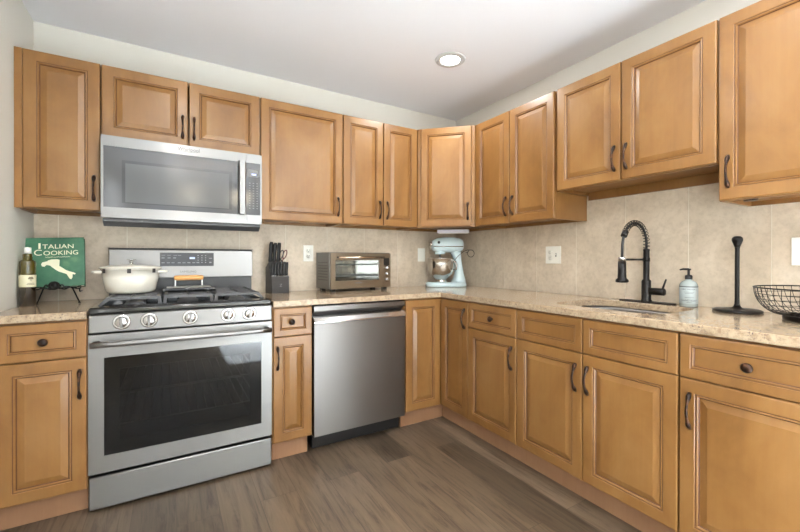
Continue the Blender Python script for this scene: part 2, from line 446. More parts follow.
def upper_carcass(root, w, d, z0, z1, cleat=0.0):
    """hollow box with recessed bottom, local: x 0..w, wall at y=0, front at y=-d"""
    bm = BM(); t = 0.016; b = 0.009
    box(bm, 0, t, -d, -b, z0, z1); box(bm, w - t, w, -d, -b, z0, z1); box(bm, t, w - t, -d, -b, z1 - t, z1)
    box(bm, t, w - t, -d, -b, z0 + 0.020, z0 + 0.034); box(bm, t, w - t, -b - 0.012, -b, z0 - cleat, z0 + 0.020)
    box(bm, t, w - t, -d, -d + t, z0, z0 + 0.020)
    box(bm, t, w - t, -b - 0.006, -b, z0 + 0.034, z1 - t)
    return obj('carcass', bm, WOOD, root)
def base_carcass(root, w, d, z0, z1):
    bm = BM(); t = 0.016
    box(bm, 0, t, -d, -0.010, 0.0, z1) if False else None
    box(bm, 0, t, -d, -0.010, z0, z1); box(bm, w - t, w, -d, -0.010, z0, z1)
    box(bm, t, w - t, -d, -0.010, z0, z0 + t); box(bm, t, w - t, -0.018, -0.010, z0 + t, z1)
    box(bm, t, w - t, -d, -d + t, z1 - 0.02, z1); box(bm, t, w - t, -d, -d + t, 0.682, 0.702)
    return obj('carcass', bm, WOOD, root)
def toe(root, x0, x1, d, h, name='toe_kick'):
    bm = BM(); box(bm, x0, x1, -d, -d + 0.016, 0.001, h); return obj(name, bm, KICK, root)

g = 0.0022
UF = UD - 0.0205        # carcass front depth of the uppers
BF = BD - 0.0205
DB, DM, DT = 0.1194, 0.6906, 0.8455
RZ = -PI / 2
HZU, HZB = 1.4645, 0.578

# ---- upper cabinets on the back wall
UZ0, UZ1 = UB - 0.003, UT + 0.002
def upper(label, x0, x1, doors, z0=UZ0, zd=None, rz=0.0, hz=HZU, cleat=0.0):
    """doors: list of (a, b, handle x) in wall coordinates measured along the run"""
    if rz == 0: r = thing('upper_cabinet', label, 'cabinet', (x0, 0, 0))
    else: r = thing('upper_cabinet', label, 'cabinet', (0, -x0, 0), rz)
    upper_carcass(r, x1 - x0, UF, z0, UZ1, cleat)
    for (a, b, h) in doors: door(r, a - x0 + g, b - x0 - g, zd or UB, UT, -UF, h - x0, hz)
    return r
c = upper('maple wall cabinet with one door, against the left wall over the cookbook', XL + 0.002, -2.5187, [(-2.806, -2.5167, -2.542)])
bm = BM(); box(bm, 0.0, 0.027, -UF - 0.012, -UF, UZ0, UZ1); obj('filler_strip', bm, WOOD, c)
upper('short two-door maple wall cabinet directly above the microwave', -2.5160, -1.7560, [(-2.5150, -2.1330, -2.160), (-2.1300, -1.7555, -2.105)], z0=1.7300, zd=1.7335, hz=1.838)
upper('wide single-door maple wall cabinet above the knife block', -1.7535, -1.2224, [(-1.7525, -1.2230, -1.259)])
upper('maple wall cabinet with two narrow doors above the toaster oven', -1.2204, -0.6215, [(-1.2200, -0.9135, -0.945), (-0.9115, -0.6235, -0.886)])

# ---- diagonal corner upper cabinet
r = thing('corner_wall_cabinet', 'diagonal corner maple wall cabinet above the aqua stand mixer', 'cabinet', (0, 0, 0))
bm = BM()
dgx, uf = 0.6195, UD
poly = [(-0.009, -0.009), (-dgx, -0.009), (-dgx, -uf), (-uf, -dgx), (-0.009, -dgx)]
prism(bm, poly, XY, UZ0 + 0.02, UZ1)
for a, b in zip(poly, poly[1:] + poly[:1]):
    va, vb = Vector(a), Vector(b); ins = Vector((-0.25, -0.25))
    dvec = (vb - va).normalized(); nrm = Vector((-dvec.y, dvec.x))
    if (ins - va).dot(nrm) < 0: nrm = -nrm
    p = [va, vb, vb + nrm * 0.016, va + nrm * 0.016]
    prism(bm, [(q.x, q.y) for q in p], XY, UZ0, UZ0 + 0.0199)
obj('carcass', bm, WOOD, r)
L = math.hypot(dgx - uf, dgx - uf)
dd = thing('tmp', '', ''); bpy.data.objects.remove(dd)
dbm = front_panel(0.024, L - 0.024, UB + 0.003, UT - 0.003, 0.0)
M = Matrix.Translation((-dgx, -uf, 0)) @ Matrix.Rotation(-PI / 4, 4, 'Z')
bmesh.ops.transform(dbm, matrix=M, verts=dbm.verts)
d = obj('door', dbm, [WOOD, GLAZE], r)
h = pull(d, 0, 0, 0); h.data.transform(M @ Matrix.Translation((L - 0.049, -0.0200, HZU)))

# ---- upper cabinets on the right wall (measured as distance from the corner)
upper('two-door maple wall cabinet on the right wall, nearest the corner', 0.6215, 1.3098, [(0.6235, 0.9565, 0.930), (0.9585, 1.3088, 0.990)], rz=RZ)
upper('short raised two-door maple wall cabinet above the sink and faucet', 1.3118, 2.0990, [(1.3260, 1.6992, 1.671), (1.7012, 2.0975, 1.731)], z0=1.5055, zd=1.5088, rz=RZ, hz=1.618, cleat=0.03)
c = upper('single-door maple wall cabinet at the right edge above the wire basket', 2.1010, 2.66, [(2.1020, 2.658, 2.137)], rz=RZ)
bm = BM(); lathe(bm, [(0.022, 0.0), (0.024, 0.006), (0.024, 0.014), (0.018, 0.0155)], (0.066, -0.19, UZ0 + 0.0035), seg=18); obj('puck_light', bm, BRONZE, c)

# ---- base cabinets
def base(label, x0, x1, rz=0.0):
    if rz == 0: r = thing('base_cabinet', label, 'cabinet', (x0, 0, 0))
    else: r = thing('base_cabinet', label, 'cabinet', (0, -x0, 0), rz)
    base_carcass(r, x1 - x0, BF, DB - 0.003, CT - CTH - 0.001)
    return r
TD = 0.572
r = base('maple base cabinet with one drawer, left of the range', XL + 0.002, -2.5235)
w = -2.5235 - XL - 0.002
bm = BM(); box(bm, 0.0, 0.024, -BF - 0.012, -BF, DB, DT); obj('filler_strip', bm, WOOD, r)
drawer(r, 0.026, w - g, DM + 0.002, DT, -BF, -2.664 - XL - 0.002); door(r, 0.026, w - g, DB, DM - 0.002, -BF, w - 0.024, HZB); toe(r, 0, w, TD, DB - 0.003)
r = base('narrow maple base cabinet with one drawer, between range and dishwasher', -1.7500, -1.5345); w = 0.2155
drawer(r, g + 0.002, w - g, DM + 0.002, DT, -BF, 0.099); door(r, g + 0.002, w - g, DB, DM - 0.002, -BF, 0.024, HZB); toe(r, 0, w - 0.008, TD, DB - 0.003)
# corner base with two doors meeting in the inner corner
r = thing('corner_base_cabinet', 'corner maple base cabinet, two doors meeting at the inner corner', 'cabinet', (0, 0, 0))
bm = BM(); z0, z1 = DB - 0.003, CT - CTH - 0.001
prism(bm, [(-0.010, -0.010), (-0.9185, -0.010), (-0.9185, -BF), (-BF, -BF), (-BF, -0.9235), (-0.010, -0.9235)], XY, z0, z1)
obj('carcass', bm, WOOD, r)
d = obj('door', front_panel(-0.9165, -BD - 0.0015, DB, DT, -BF), [WOOD, GLAZE], r)
dbm = front_panel(BD + 0.0015, 0.9222, DB, DT, -BF); M = Matrix.Rotation(RZ, 4, 'Z')
bmesh.ops.transform(dbm, matrix=M, verts=dbm.verts); d = obj('door', dbm, [WOOD, GLAZE], r)
h = pull(d, 0.8985, 0.741, -BF - 0.0200); h.data.transform(M)
bm = BM(); prism(bm, [(-0.9185, -TD), (-TD, -TD), (-TD, -0.9235), (-TD + 0.016, -0.9235), (-TD + 0.016, -TD + 0.016), (-0.9185, -TD + 0.016)], XY, 0.001, z0); obj('toe_kick', bm, KICK, r)

r = base('maple base cabinet with knobbed drawer over door, between corner and sink cabinets', 0.9250, 1.3240, RZ); w = 0.3990
drawer(r, g, w - g, DM + 0.002, DT, -BF, 1.132 - 0.925); door(r, g, w - g, DB, DM - 0.002, -BF, 1.293 - 0.925, HZB); toe(r, 0, w, TD, DB - 0.003)
r = base('wide maple sink base cabinet with two doors under the sink', 1.3260, 2.1010, RZ); w = 0.775; m_ = 1.7145 - 1.3260
drawer(r, g, m_ - g, DM + 0.002, DT, -BF, name='false_drawer_front'); drawer(r, m_ + g, w - g, DM + 0.002, DT, -BF, name='false_drawer_front')
door(r, g, m_ - g, DB, DM - 0.002, -BF, m_ - 0.031, HZB); door(r, m_ + g, w - g, DB, DM - 0.002, -BF, m_ + 0.029, HZB); toe(r, 0, w, TD, DB - 0.003)
r = base('maple base cabinet with drawer and door, nearest the viewer at right', 2.1030, 2.68, RZ); w = 0.577
drawer(r, g, w - g, DM + 0.002, DT, -BF, 2.302 - 2.1030); door(r, g, w - g, DB, DM - 0.002, -BF, 2.140 - 2.1030, HZB); toe(r, 0, w, TD, DB - 0.003)

# ------------------------------------------------------------------ countertops
SX0, SX1, SY0, SY1 = -0.525, -0.130, -1.965, -1.455      # sink cut-out
def rrect(x0, x1, y0, y1, rads, n=8):
    """rads: corner radii for (x1,y1), (x0,y1), (x0,y0), (x1,y0)"""
    out = []
    for (cx, cy, a0, r) in ((x1, y1, 0, rads[0]), (x0, y1, 90, rads[1]), (x0, y0, 180, rads[2]), (x1, y0, 270, rads[3])):
        ox = cx - r if cx == x1 else cx + r; oy = cy - r if cy == y1 else cy + r
        for k in range(n + 1):
            a = math.radians(a0 + 90 * k / n); out.append((ox + r * math.cos(a), oy + r * math.sin(a)))
    return out
CF = 0.6500
hole = rrect(SX0, SX1, SY0, SY1, (0.11, 0.07, 0.12, 0.09))
def slab(name, outer, inner, label):
    bm = BM()
    eds = []
    for loop in [outer] + ([inner] if inner else []):
        vs = [bm.verts.new((x, y, CT)) for x, y in loop]
        for i in range(len(vs)): eds.append(bm.edges.new((vs[i], vs[(i + 1) % len(vs)])))
    bmesh.ops.triangle_fill(bm, use_beauty=True, use_dissolve=False, edges=eds)
    res = bmesh.ops.extrude_face_region(bm, geom=list(bm.faces))
    for v in [e for e in res['geom'] if isinstance(e, bmesh.types.BMVert)]: v.co.z -= CTH
    o = obj(name, bm, GRANITE, bevel=0.004); tag(o, label, 'countertop'); return o
slab('granite_countertop', [(-1.7490, -0.0085), (-1.7490, -CF), (-CF, -CF), (-CF, -2.70), (-0.0085, -2.70), (-0.0085, -0.0085)], hole, 'long L-shaped speckled beige granite countertop running around the corner to the sink')
slab('granite_countertop', [(XL + 0.001, -0.0085), (XL + 0.001, -CF), (-2.5245, -CF), (-2.5245, -0.0085)], None, 'short beige granite countertop left of the range under the olive oil bottle')

# ------------------------------------------------------------------ sink
def scaled(loop, k, z):
    cx, cy = (SX0 + SX1) / 2, (SY0 + SY1) / 2
    hx, hy = (SX1 - SX0) / 2, (SY1 - SY0) / 2
    return [(cx + (x - cx) * (hx + k) / hx, cy + (y - cy) * (hy + k) / hy, z) for x, y in loop]
bm = BM(); zt = CT - CTH - 0.0005
prof = [(0.022, zt - 0.002), (0.022, zt), (0.004, zt), (-0.004, zt - 0.012), (-0.010, zt - 0.15), (-0.035, zt - 0.18), (-0.12, zt - 0.187)]
rings = [[bm.verts.new(p) for p in scaled(hole, k, z)] for k, z in prof]
for a, b in zip(rings, rings[1:]):
    n = len(a)
    for i in range(n):
        f = bm.faces.new((a[i], a[(i + 1) % n], b[(i + 1) % n], b[i])); f.smooth = True
bm.faces.new(rings[-1])
r = thing('kitchen_sink', 'undermount stainless steel sink set into the granite', 'sink', ((SX0 + SX1) / 2, (SY0 + SY1) / 2, zt - 0.187))
bmesh.ops.translate(bm, vec=-r.location, verts=bm.verts)
obj('basin', bm, SINKM, r)
bm = BM(); lathe(bm, [(0.045, 0.0005), (0.045, 0.003), (0.032, 0.004), (0.026, 0.001)], (0, 0, 0), seg=20); obj('drain', bm, CHROME, r)

# ------------------------------------------------------------------ range
R0, R1, RF = -2.5215, -1.7535, 0.6343
RW = R1 - R0
r = thing('gas_range', 'stainless steel freestanding gas range with five knobs', 'stove', (R0, 0, 0))
bm = BM()
box(bm, 0.002, RW - 0.002, -0.595, -0.02, 0.03, 0.168); box(bm, 0.002, RW - 0.002, -0.595, -0.02, 0.70, 0.868)
box(bm, 0.002, 0.05, -0.595, -0.02, 0.168, 0.70); box(bm, RW - 0.05, RW - 0.002, -0.595, -0.02, 0.168, 0.70); box(bm, 0.05, RW - 0.05, -0.06, -0.02, 0.168, 0.70)
for fx in (0.04, RW - 0.07):
    for fy in (-0.57, -0.08): box(bm, fx, fx + 0.03, fy, fy + 0.03, 0.0, 0.03)
obj('body', bm, BLACK, r)
bm = BM()
box(bm, 0.052, RW - 0.052, -0.595, -0.062, 0.172, 0.180); box(bm, 0.052, RW - 0.052, -0.595, -0.062, 0.690, 0.698)
box(bm, 0.052, 0.060, -0.595, -0.062, 0.180, 0.690); box(bm, RW - 0.060, RW - 0.052, -0.595, -0.062, 0.180, 0.690); box(bm, 0.060, RW - 0.060, -0.070, -0.062, 0.180, 0.690)
obj('oven_cavity', bm, OVIN, r)
for zr in (0.355, 0.50):
    bm = BM()
    tube(bm, [(0.064, -0.58, zr), (RW - 0.064, -0.58, zr), (RW - 0.064, -0.09, zr), (0.064, -0.09, zr)], 0.0035, 6, closed=True)
    for k in range(1, 16):
        x = 0.064 + (RW - 0.128) * k / 16; tube(bm, [(x, -0.58, zr), (x, -0.09, zr)], 0.0018, 5)
    obj('oven_rack', bm, RACK, r)
bm = BM(); box(bm, 0, RW, -RF, -0.597, 0.012, 0.155, 0, 0.006, 3); obj('storage_drawer', bm, STEEL, r)
# oven door: steel frame around a dark glass
wx0, wx1, wz0_, wz1_ = 0.0545, RW - 0.0525, 0.244, 0.677
bm = BM()
y0, y1 = -RF, -0.597
for q in ((0, wx0, 0.170, 0.780), (wx1, RW, 0.170, 0.780), (wx0, wx1, 0.170, wz0_), (wx0, wx1, wz1_, 0.780)):
    box(bm, q[0], q[1], y0, y1, q[2], q[3])
bmesh.ops.remove_doubles(bm, verts=bm.verts, dist=1e-5)
od = obj('oven_door', bm, STEEL, r)
bm = BM(); bd = 0.055
for q in ((wx0, wx0 + bd, wz0_, wz1_), (wx1 - bd, wx1, wz0_, wz1_), (wx0 + bd, wx1 - bd, wz0_, wz0_ + bd), (wx0 + bd, wx1 - bd, wz1_ - bd, wz1_)):
    box(bm, q[0], q[1], -RF + 0.006, -RF + 0.012, q[2], q[3])
obj('window_border', bm, ENAMEL, od)
bm = BM(); box(bm, wx0 + 0.0005, wx1 - 0.0005, -RF + 0.0015, -RF + 0.0055, wz0_ + 0.0005, wz1_ - 0.0005); obj('window_glass', bm, OVGLASS, od)
bm = BM(); hz = 0.742
tube(bm, [(0.012, -RF - 0.046, hz)] + [(0.012 + (RW - 0.024) * k / 12, -RF - 0.046 - 0.006 * math.sin(PI * k / 12), hz) for k in range(1, 12)] + [(RW - 0.012, -RF - 0.046, hz)], 0.0125, 14)
for x in (0.03, RW - 0.03): box(bm, x - 0.011, x + 0.011, -RF - 0.046, -RF + 0.0005, hz - 0.010, hz + 0.010)
obj('handle', bm, STEEL, od)
# control panel and knobs
bm = BM(); box(bm, 0, RW, -RF, -0.597, 0.7865, 0.8665, 0, 0.004, 2)
cp = obj('control_panel', bm, STEEL, r)
for kx in (-2.403, -2.301, -2.135, -1.968, -1.867):
    x = kx - R0
    bm = BM(); lathe(bm, [(0.034, 0), (0.034, 0.004), (0.030, 0.006)], (x, -RF, 0.8305), 'y', 28, cap=True)
    lathe(bm, [(0.0235, 0.006), (0.0245, 0.012), (0.0225, 0.024), (0.019, 0.027), (0.001, 0.0275)], (x, -RF, 0.8305), 'y', 28)
    k = obj('knob', bm, CHROME, r)
    bm = BM(); box(bm, x - 0.0055, x + 0.0055, -RF - 0.037, -RF - 0.026, 0.8305 - 0.022, 0.8305 + 0.022, 0, 0.002); obj('knob_grip', bm, STEEL, k)
# cooktop with raised rim and a well
bm = BM()
box(bm, 0, RW, -0.642, -0.560, 0.868, 0.899, 0, 0.010, 3)
box(bm, 0, 0.035, -0.559, -0.05, 0.868, 0.897, 0, 0.004); box(bm, RW - 0.035, RW, -0.559, -0.05, 0.868, 0.897, 0, 0.004); box(bm, 0.035, RW - 0.035, -0.14, -0.05, 0.868, 0.897)
box(bm, 0.035, RW - 0.035, -0.559, -0.14, 0.868, 0.880)
ck = obj('cooktop', bm, ENAMEL, r)
for bx, by, br in ((0.155, -0.47, 0.045), (0.155, -0.24, 0.036), (0.385, -0.35, 0.050), (0.615, -0.47, 0.045), (0.615, -0.24, 0.036)):
    bm = BM(); lathe(bm, [(br, 0.8801), (br, 0.893), (br * 0.9, 0.896), (br * 0.8, 0.897), (br * 0.8, 0.904), (br * 0.7, 0.907), (0.001, 0.907)], (bx, by, 0), seg=24)
    obj('burner', bm, IRON, r)
GT = 0.9345
for (a, b, sa, sb) in ((0.022, 0.268, 0.030, 0.004), (0.274, 0.494, 0.004, 0.004), (0.500, 0.746, 0.004, 0.030)):
    bm = BM(); t = 0.0070
    f0, f1 = -0.545, -0.115
    # sloping outer frame legs, like shallow trapezoids
    for yy in (f0, f1):
        sgn = -1 if yy == f0 else 1
        prism(bm, [(a, 0.8975), (a + sa, GT), (b - sb, GT), (b, 0.8975), (b - 0.014, 0.8975), (b - sb - 0.012, GT - 0.013), (a + sa + 0.012, GT - 0.013), (a + 0.014, 0.8975)], XZ, yy - t, yy + t)
    for xx in (a + sa + 0.007, b - sb - 0.007): box(bm, xx - t, xx + t, f0, f1, GT - 0.014, GT, 0, 0.002)
    cxm = (a + b) / 2
    for yy in (-0.45, -0.33, -0.21): box(bm, a + sa + 0.008, b - sb - 0.008, yy - 0.005, yy + 0.005, GT - 0.012, GT, 0, 0.0015)
    box(bm, cxm - 0.005, cxm + 0.005, f0, f1, GT - 0.013, GT, 0, 0.0015)
    obj('grate', bm, IRON, r)
# back guard
bm = BM(); prism(bm, [(-0.030, 0.8985), (-0.072, 0.8985), (-0.072, 1.000), (-0.030, 1.000)], YZ, 0.012, RW - 0.010); obj('vent_panel', bm, GREYPL, r)
bm = BM(); prism(bm, [(-0.020, 1.0005), (-0.092, 1.0005), (-0.092, 1.008), (-0.084, 1.166), (-0.070, 1.171), (-0.020, 1.171)], YZ, 0.012, RW - 0.006)
bg = obj('backguard', bm, STEEL, r, bevel=0.003)
bm = BM(); box(bm, 0.008, RW - 0.002, -0.086, -0.016, 1.1712, 1.1745); obj('backguard_cap', bm, BLACK, r)
bmd = BM(); yd = -0.0905
Mx = Matrix.Rotation(math.atan2(0.008, 0.158), 4, 'X')
px0, px1, pz0, pz1 = 0.2515, 0.5345, 1.070, 1.150
yof = lambda z: -0.092 + (z - 1.008) * 0.008 / 0.158
def on_guard(bm, x0, x1, z0, z1, d0, d1, mi=0):
    prism(bm, [(yof(z0) - d0, z0), (yof(z0) - d1, z0), (yof(z1) - d1, z1), (yof(z1) - d0, z1)], YZ, x0, x1, mi)
on_guard(bmd, px0, px1, pz0, pz1, -0.002, 0.0015)
bm = bmd
for i, x in enumerate((0.008, 0.036, 0.068, 0.090)): on_guard(bm, px0 + x, px0 + x + 0.018, 1.1330, 1.1355, 0.0015, 0.0019, 1)
for i, x in enumerate((0.008, 0.038, 0.066)): on_guard(bm, px0 + x, px0 + x + 0.015, 1.116, 1.122, 0.0015, 0.0019, 1)
for i, x in enumerate((0.008, 0.034, 0.058, 0.090, 0.114, 0.140, 0.166, 0.188)): on_guard(bm, px0 + x, px0 + x + 0.016, 1.088, 1.093, 0.0015, 0.0019, 1)
for x in (0.194, 0.215, 0.235):
    for z in (1.090, 1.104, 1.118, 1.132): on_guard(bm, px0 + x, px0 + x + 0.006, z, z + 0.004, 0.0015, 0.0019, 1)
on_guard(bm, px0 + 0.257, px0 + 0.273, 1.116, 1.119, 0.0015, 0.0019, 1); on_guard(bm, px0 + 0.258, px0 + 0.270, 1.088, 1.095, 0.0015, 0.0019, 1)
dp = obj('control_display', bmd, [PANELBLK, INK], bg)
bm = BM(); on_guard(bm, px0 + 0.152, px0 + 0.180, 1.113, 1.124, 0.0015, 0.0022); obj('clock', bm, LCD, dp)
text('logo', 'SAMSUNG', 0.017, DINK, bg, (0.396, yof(1.036) - 0.0012, 1.036), (PI / 2 - math.atan2(0.008, 0.158), 0, 0), 1.05, 0.0003, 1.1)

# ------------------------------------------------------------------ pot and grill press on the range
r = thing('dutch_oven', 'cream enamel dutch oven with flat lid on the left burner', 'pot', (-2.394, -0.27, GT + 0.0006))
K = 0.128
bm = BM(); lathe(bm, [(0.001, 0), (0.090, 0.0), (0.102, 0.004), (0.110, 0.016), (0.122, 0.080), (0.127, 0.122), (0.129, 0.122), (0.129, 0.126), (0.122, 0.126), (0.116, 0.08), (0.104, 0.012), (0.001, 0.010)], seg=44, cap=False); obj('pot_body', bm, CREAM, r)
for s in (-1, 1):
    bm = BM()
    prism(bm, [(s * 0.118, -0.042), (s * 0.150, -0.040), (s * 0.163, -0.026), (s * 0.163, 0.026), (s * 0.150, 0.040), (s * 0.118, 0.042)], XY, 0.105, 0.117, 0, 0.003)
    obj('pot_handle', bm, CREAM, r)
bm = BM(); lathe(bm, [(0.001, 0.128), (0.134, 0.128), (0.137, 0.131), (0.136, 0.134), (0.105, 0.142), (0.060, 0.1475), (0.001, 0.149)], seg=44, cap=False); ld = obj('lid', bm, CREAM, r)
bm = BM(); lathe(bm, [(0.0085, 0.149), (0.0075, 0.153), (0.0075, 0.168), (0.013, 0.170), (0.021, 0.172), (0.021, 0.1755), (0.001, 0.176)], seg=20); obj('lid_knob', bm, CHROME, ld)
for a in (-145, -90, -38, 60, 120):
    bm = BM(); an = math.radians(a); box(bm, -0.008, 0.008, -0.133, -0.128, 0.106, 0.1275, 0, 0.001)
    bmesh.ops.rotate(bm, cent=(0, 0, 0), matrix=Matrix.Rotation(an + PI / 2, 3, 'Z'), verts=bm.verts)
    obj('rim_clip', bm, CHAR, r)

r = thing('grill_press', 'black cast iron grill press with wooden handle on the centre grate', 'grill press', (-2.128, -0.27, GT + 0.0006))
bm = BM(); box(bm, -0.128, 0.128, -0.085, 0.085, 0, 0.020, 0, 0.005, 2); obj('plate', bm, ENAMEL, r)
bm = BM(); box(bm, -0.108, 0.108, -0.068, 0.068, 0.0201, 0.023, 0, 0.001); obj('plate_top', bm, mat('worn_iron_top', srgb(170, 168, 164), 0.35, 0.6), r)  # paler grey inset on top of the black plate
for s in (-1, 1):
    bm = BM(); box(bm, s * 0.066 - 0.003, s * 0.066 + 0.003, -0.006, 0.006, 0.023, 0.072); obj('handle_post', bm, RACK, r)
bm = BM(); lathe(bm, [(0.010, -0.072), (0.0135, -0.066), (0.0145, -0.03), (0.0145, 0.03), (0.0135, 0.066), (0.010, 0.072)], (0, 0, 0.072), 'x', 18); obj('wooden_handle', bm, LWOOD, r)

# ------------------------------------------------------------------ microwave
M0, M1, MF, MZ0, MZ1 = -2.5065, -1.7610, 0.400, 1.316, 1.7195
MWd = M1 - M0
r = thing('microwave_oven', 'stainless over-the-range microwave with dark glass door', 'microwave', (M0, 0, 0))
bm = BM(); prism(bm, [(-0.010, 1.300), (-0.330, 1.278), (-0.372, 1.300), (-0.372, MZ1 - 0.002), (-0.010, MZ1 - 0.002)], YZ, 0.004, MWd - 0.004); obj('body', bm, GREYPL, r)
bm = BM(); sx = 0.664
gz0, gz1 = 1.368, 1.668
gx0, gx1 = 0.0105, 0.7375
for q in ((0, gx0, MZ0, MZ1), (gx0, sx, MZ0, gz0), (gx0, sx, gz1, MZ1)): box(bm, q[0], q[1], -MF, -0.373, q[2], q[3])
bmesh.ops.remove_doubles(bm, verts=bm.verts, dist=1e-5)
dr = obj('door', bm, STEEL, r)
bm = BM(); box(bm, gx0, 0.618, -MF + 0.002, -0.374, gz0, gz1, 0); dg_ = obj('door_glass', bm, MWGLASS, dr)
bm = BM()
wx0, wx1, wz0, wz1 = 0.083, 0.585, 1.392, 1.605
for q in ((wx0, wx0 + 0.014, wz0, wz1), (wx1 - 0.014, wx1, wz0, wz1), (wx0 + 0.014, wx1 - 0.014, wz1 - 0.014, wz1), (wx0 + 0.014, wx1 - 0.014, wz0, wz0 + 0.004)):
    box(bm, q[0], q[1], -MF + 0.0012, -MF + 0.0019, q[2], q[3])
obj('window_border', bm, MWFRAME, dr)
bm = BM(); box(bm, wx0 + 0.014, wx1 - 0.014, -MF + 0.0014, -MF + 0.0019, wz0 + 0.004, wz1 - 0.014); obj('window_screen', bm, MWINNER, dr)
bm = BM(); prism(bm, [(0.6185, -MF - 0.028), (0.624, -MF - 0.034), (0.650, -MF - 0.034), (0.6555, -MF - 0.028), (0.6555, -MF + 0.004), (0.650, -MF + 0.004), (0.650, -MF - 0.02), (0.624, -MF - 0.02), (0.624, -MF + 0.004), (0.6185, -MF + 0.004)], XY, gz0 + 0.001, gz1 - 0.001); obj('handle', bm, STEEL, dr)
text('logo', 'Whirlpool', 0.026, DINK, dr, (0.374, -MF - 0.0008, 1.6985), sx=0.95)
bm = BM(); tube(bm, [(0.374 + 0.055 * math.cos(a), -MF - 0.0006, 1.6965 + 0.011 * math.sin(a)) for a in [math.radians(200 + 10 * k) for k in range(15)]], 0.0007, 5); obj('logo_swoosh', bm, DINK, dr)
bm = BM()
for q in ((sx + 0.001, MWd, MZ0, gz0), (sx + 0.001, MWd, gz1, MZ1), (gx1, MWd, gz0, gz1)): box(bm, q[0], q[1], -MF, -0.373, q[2], q[3])
bmesh.ops.remove_doubles(bm, verts=bm.verts, dist=1e-5)
ps = obj('control_panel', bm, STEEL, r)
bm = BM(); box(bm, 0.6565, gx1, -MF + 0.002, -0.374, gz0, gz1)
for j in range(11):
    for i in range(3): box(bm, 0.676 + 0.020 * i, 0.684 + 0.020 * i, -MF + 0.0012, -MF + 0.0019, 1.405 + 0.0145 * j, 1.4085 + 0.0145 * j, 1)
kp = obj('keypad', bm, [MWGLASS, INK], ps)
bm = BM(); box(bm, 0.671, 0.731, -MF + 0.0008, -MF + 0.0019, 1.588, 1.630); dsp = obj('display', bm, ENAMEL, kp)
bm = BM(); box(bm, 0.690, 0.716, -MF + 0.0004, -MF + 0.0007, 1.598, 1.608); obj('clock', bm, LCD, dsp)

# ------------------------------------------------------------------ dishwasher
D0, D1 = -1.5265, -0.9295
r = thing('dishwasher', 'stainless steel dishwasher with bar pocket handle', 'dishwasher', (D0, 0, 0)); DWd = D1 - D0; DF = 0.6484
bm = BM(); box(bm, 0.006, DWd - 0.004, -0.575, -0.03, 0.10, 0.845); box(bm, 0.02, DWd - 0.02, -0.54, -0.06, 0.0, 0.10); obj('body', bm, BLACK, r)
bm = BM(); prism(bm, [(-DF, 0.106), (-DF, 0.744), (-0.58, 0.744), (-0.58, 0.106)], YZ, 0, DWd, bev=0.002); obj('door_panel', bm, DSTEEL, r)
bm = BM(); prism(bm, [(-DF + 0.002, 0.7445), (-DF - 0.010, 0.750), (-DF - 0.010, 0.758), (-DF + 0.016, 0.786), (-0.62, 0.786), (-0.615, 0.7445)], YZ, 0, DWd); obj('handle_bar', bm, CHROME, r)
bm = BM(); prism(bm, [(-0.585, 0.7445), (-0.60, 0.790), (-0.628, 0.806), (-DF + 0.004, 0.815), (-DF, 0.819), (-DF, 0.845), (-0.575, 0.845), (-0.575, 0.7445)], YZ, 0, DWd); obj('top_panel', bm, DSTEEL, r)
bm = BM(); box(bm, 0.01, DWd - 0.01, -0.578, -0.541, 0.012, 0.0995); obj('toe_panel', bm, BLACK, r)

# ------------------------------------------------------------------ recessed ceiling lights
for i, (x, y) in enumerate(CANS):
    if i: continue
    r = thing('recessed_light', 'round white recessed ceiling light, lit', 'ceiling light', (x, y, ZC))
    bm = BM(); lathe(bm, [(0.061, -0.003), (0.065, -0.009), (0.092, -0.006), (0.096, -0.0005), (0.061, -0.0005)], seg=40, cap=False)
    obj('trim_ring', bm, mat('lamp_trim', srgb(196, 196, 196), 0.5), r)
    bm = BM(); lathe(bm, [(0.001, -0.006), (0.0605, -0.005), (0.0605, -0.001), (0.001, -0.001)], seg=40, cap=False); obj('lens', bm, LAMPM, r)

# ------------------------------------------------------------------ wall plates
def plate(label, u, z, w, h, kind, rz, cat='outlet'):
    t = thing('wall_plate', label, cat, (u, -0.0077, z) if rz == 0 else (-0.0077, u, z), rz)
    bm = BM(); box(bm, -w / 2, w / 2, -0.005, 0, -h / 2, h / 2, 0, 0.002); obj('cover_plate', bm, PLATE, t)
    n = len(kind)
    for i, k in enumerate(kind):
        cx = (i - (n - 1) / 2) * 0.046
        if k == 'o':
            for zz in (0.020, -0.020):
                bm = BM(); lathe(bm, [(0.0165, 0.0052), (0.0165, 0.0068), (0.001, 0.0068)], (cx, 0, zz), 'y', 20, cap=False); rc = obj('receptacle', bm, PLATE, t)
                bm = BM()
                for s in (-0.006, 0.006): box(bm, cx + s - 0.0012, cx + s + 0.0012, -0.0073, -0.0069, zz - 0.001, zz + 0.008)
                box(bm, cx - 0.0025, cx + 0.0025, -0.0073, -0.0069, zz - 0.010, zz - 0.005)
                obj('slots', bm, SLOT, rc)
        elif k == 's':
            bm = BM(); box(bm, cx - 0.005, cx + 0.005, -0.0056, -0.0052, -0.012, 0.012); obj('switch_slot', bm, SLOT, t)
            bm = BM(); box(bm, cx - 0.0035, cx + 0.0035, -0.013, -0.0057, -0.001, 0.009, 0, 0.001); obj('toggle', bm, PLATE, t)
        else:
            bm = BM(); box(bm, cx - 0.016, cx + 0.016, -0.0068, -0.0052, -0.033, 0.033, 0, 0.0006); obj('rocker', bm, PLATE, t)
    return t
plate('ivory duplex outlet on the tile between knife block and toaster oven', -1.3655, 1.155, 0.074, 0.117, 'o', 0)
plate('ivory rocker switch on the tile between toaster oven and stand mixer', -0.385, 1.150, 0.072, 0.113, 'r', 0, 'light switch')
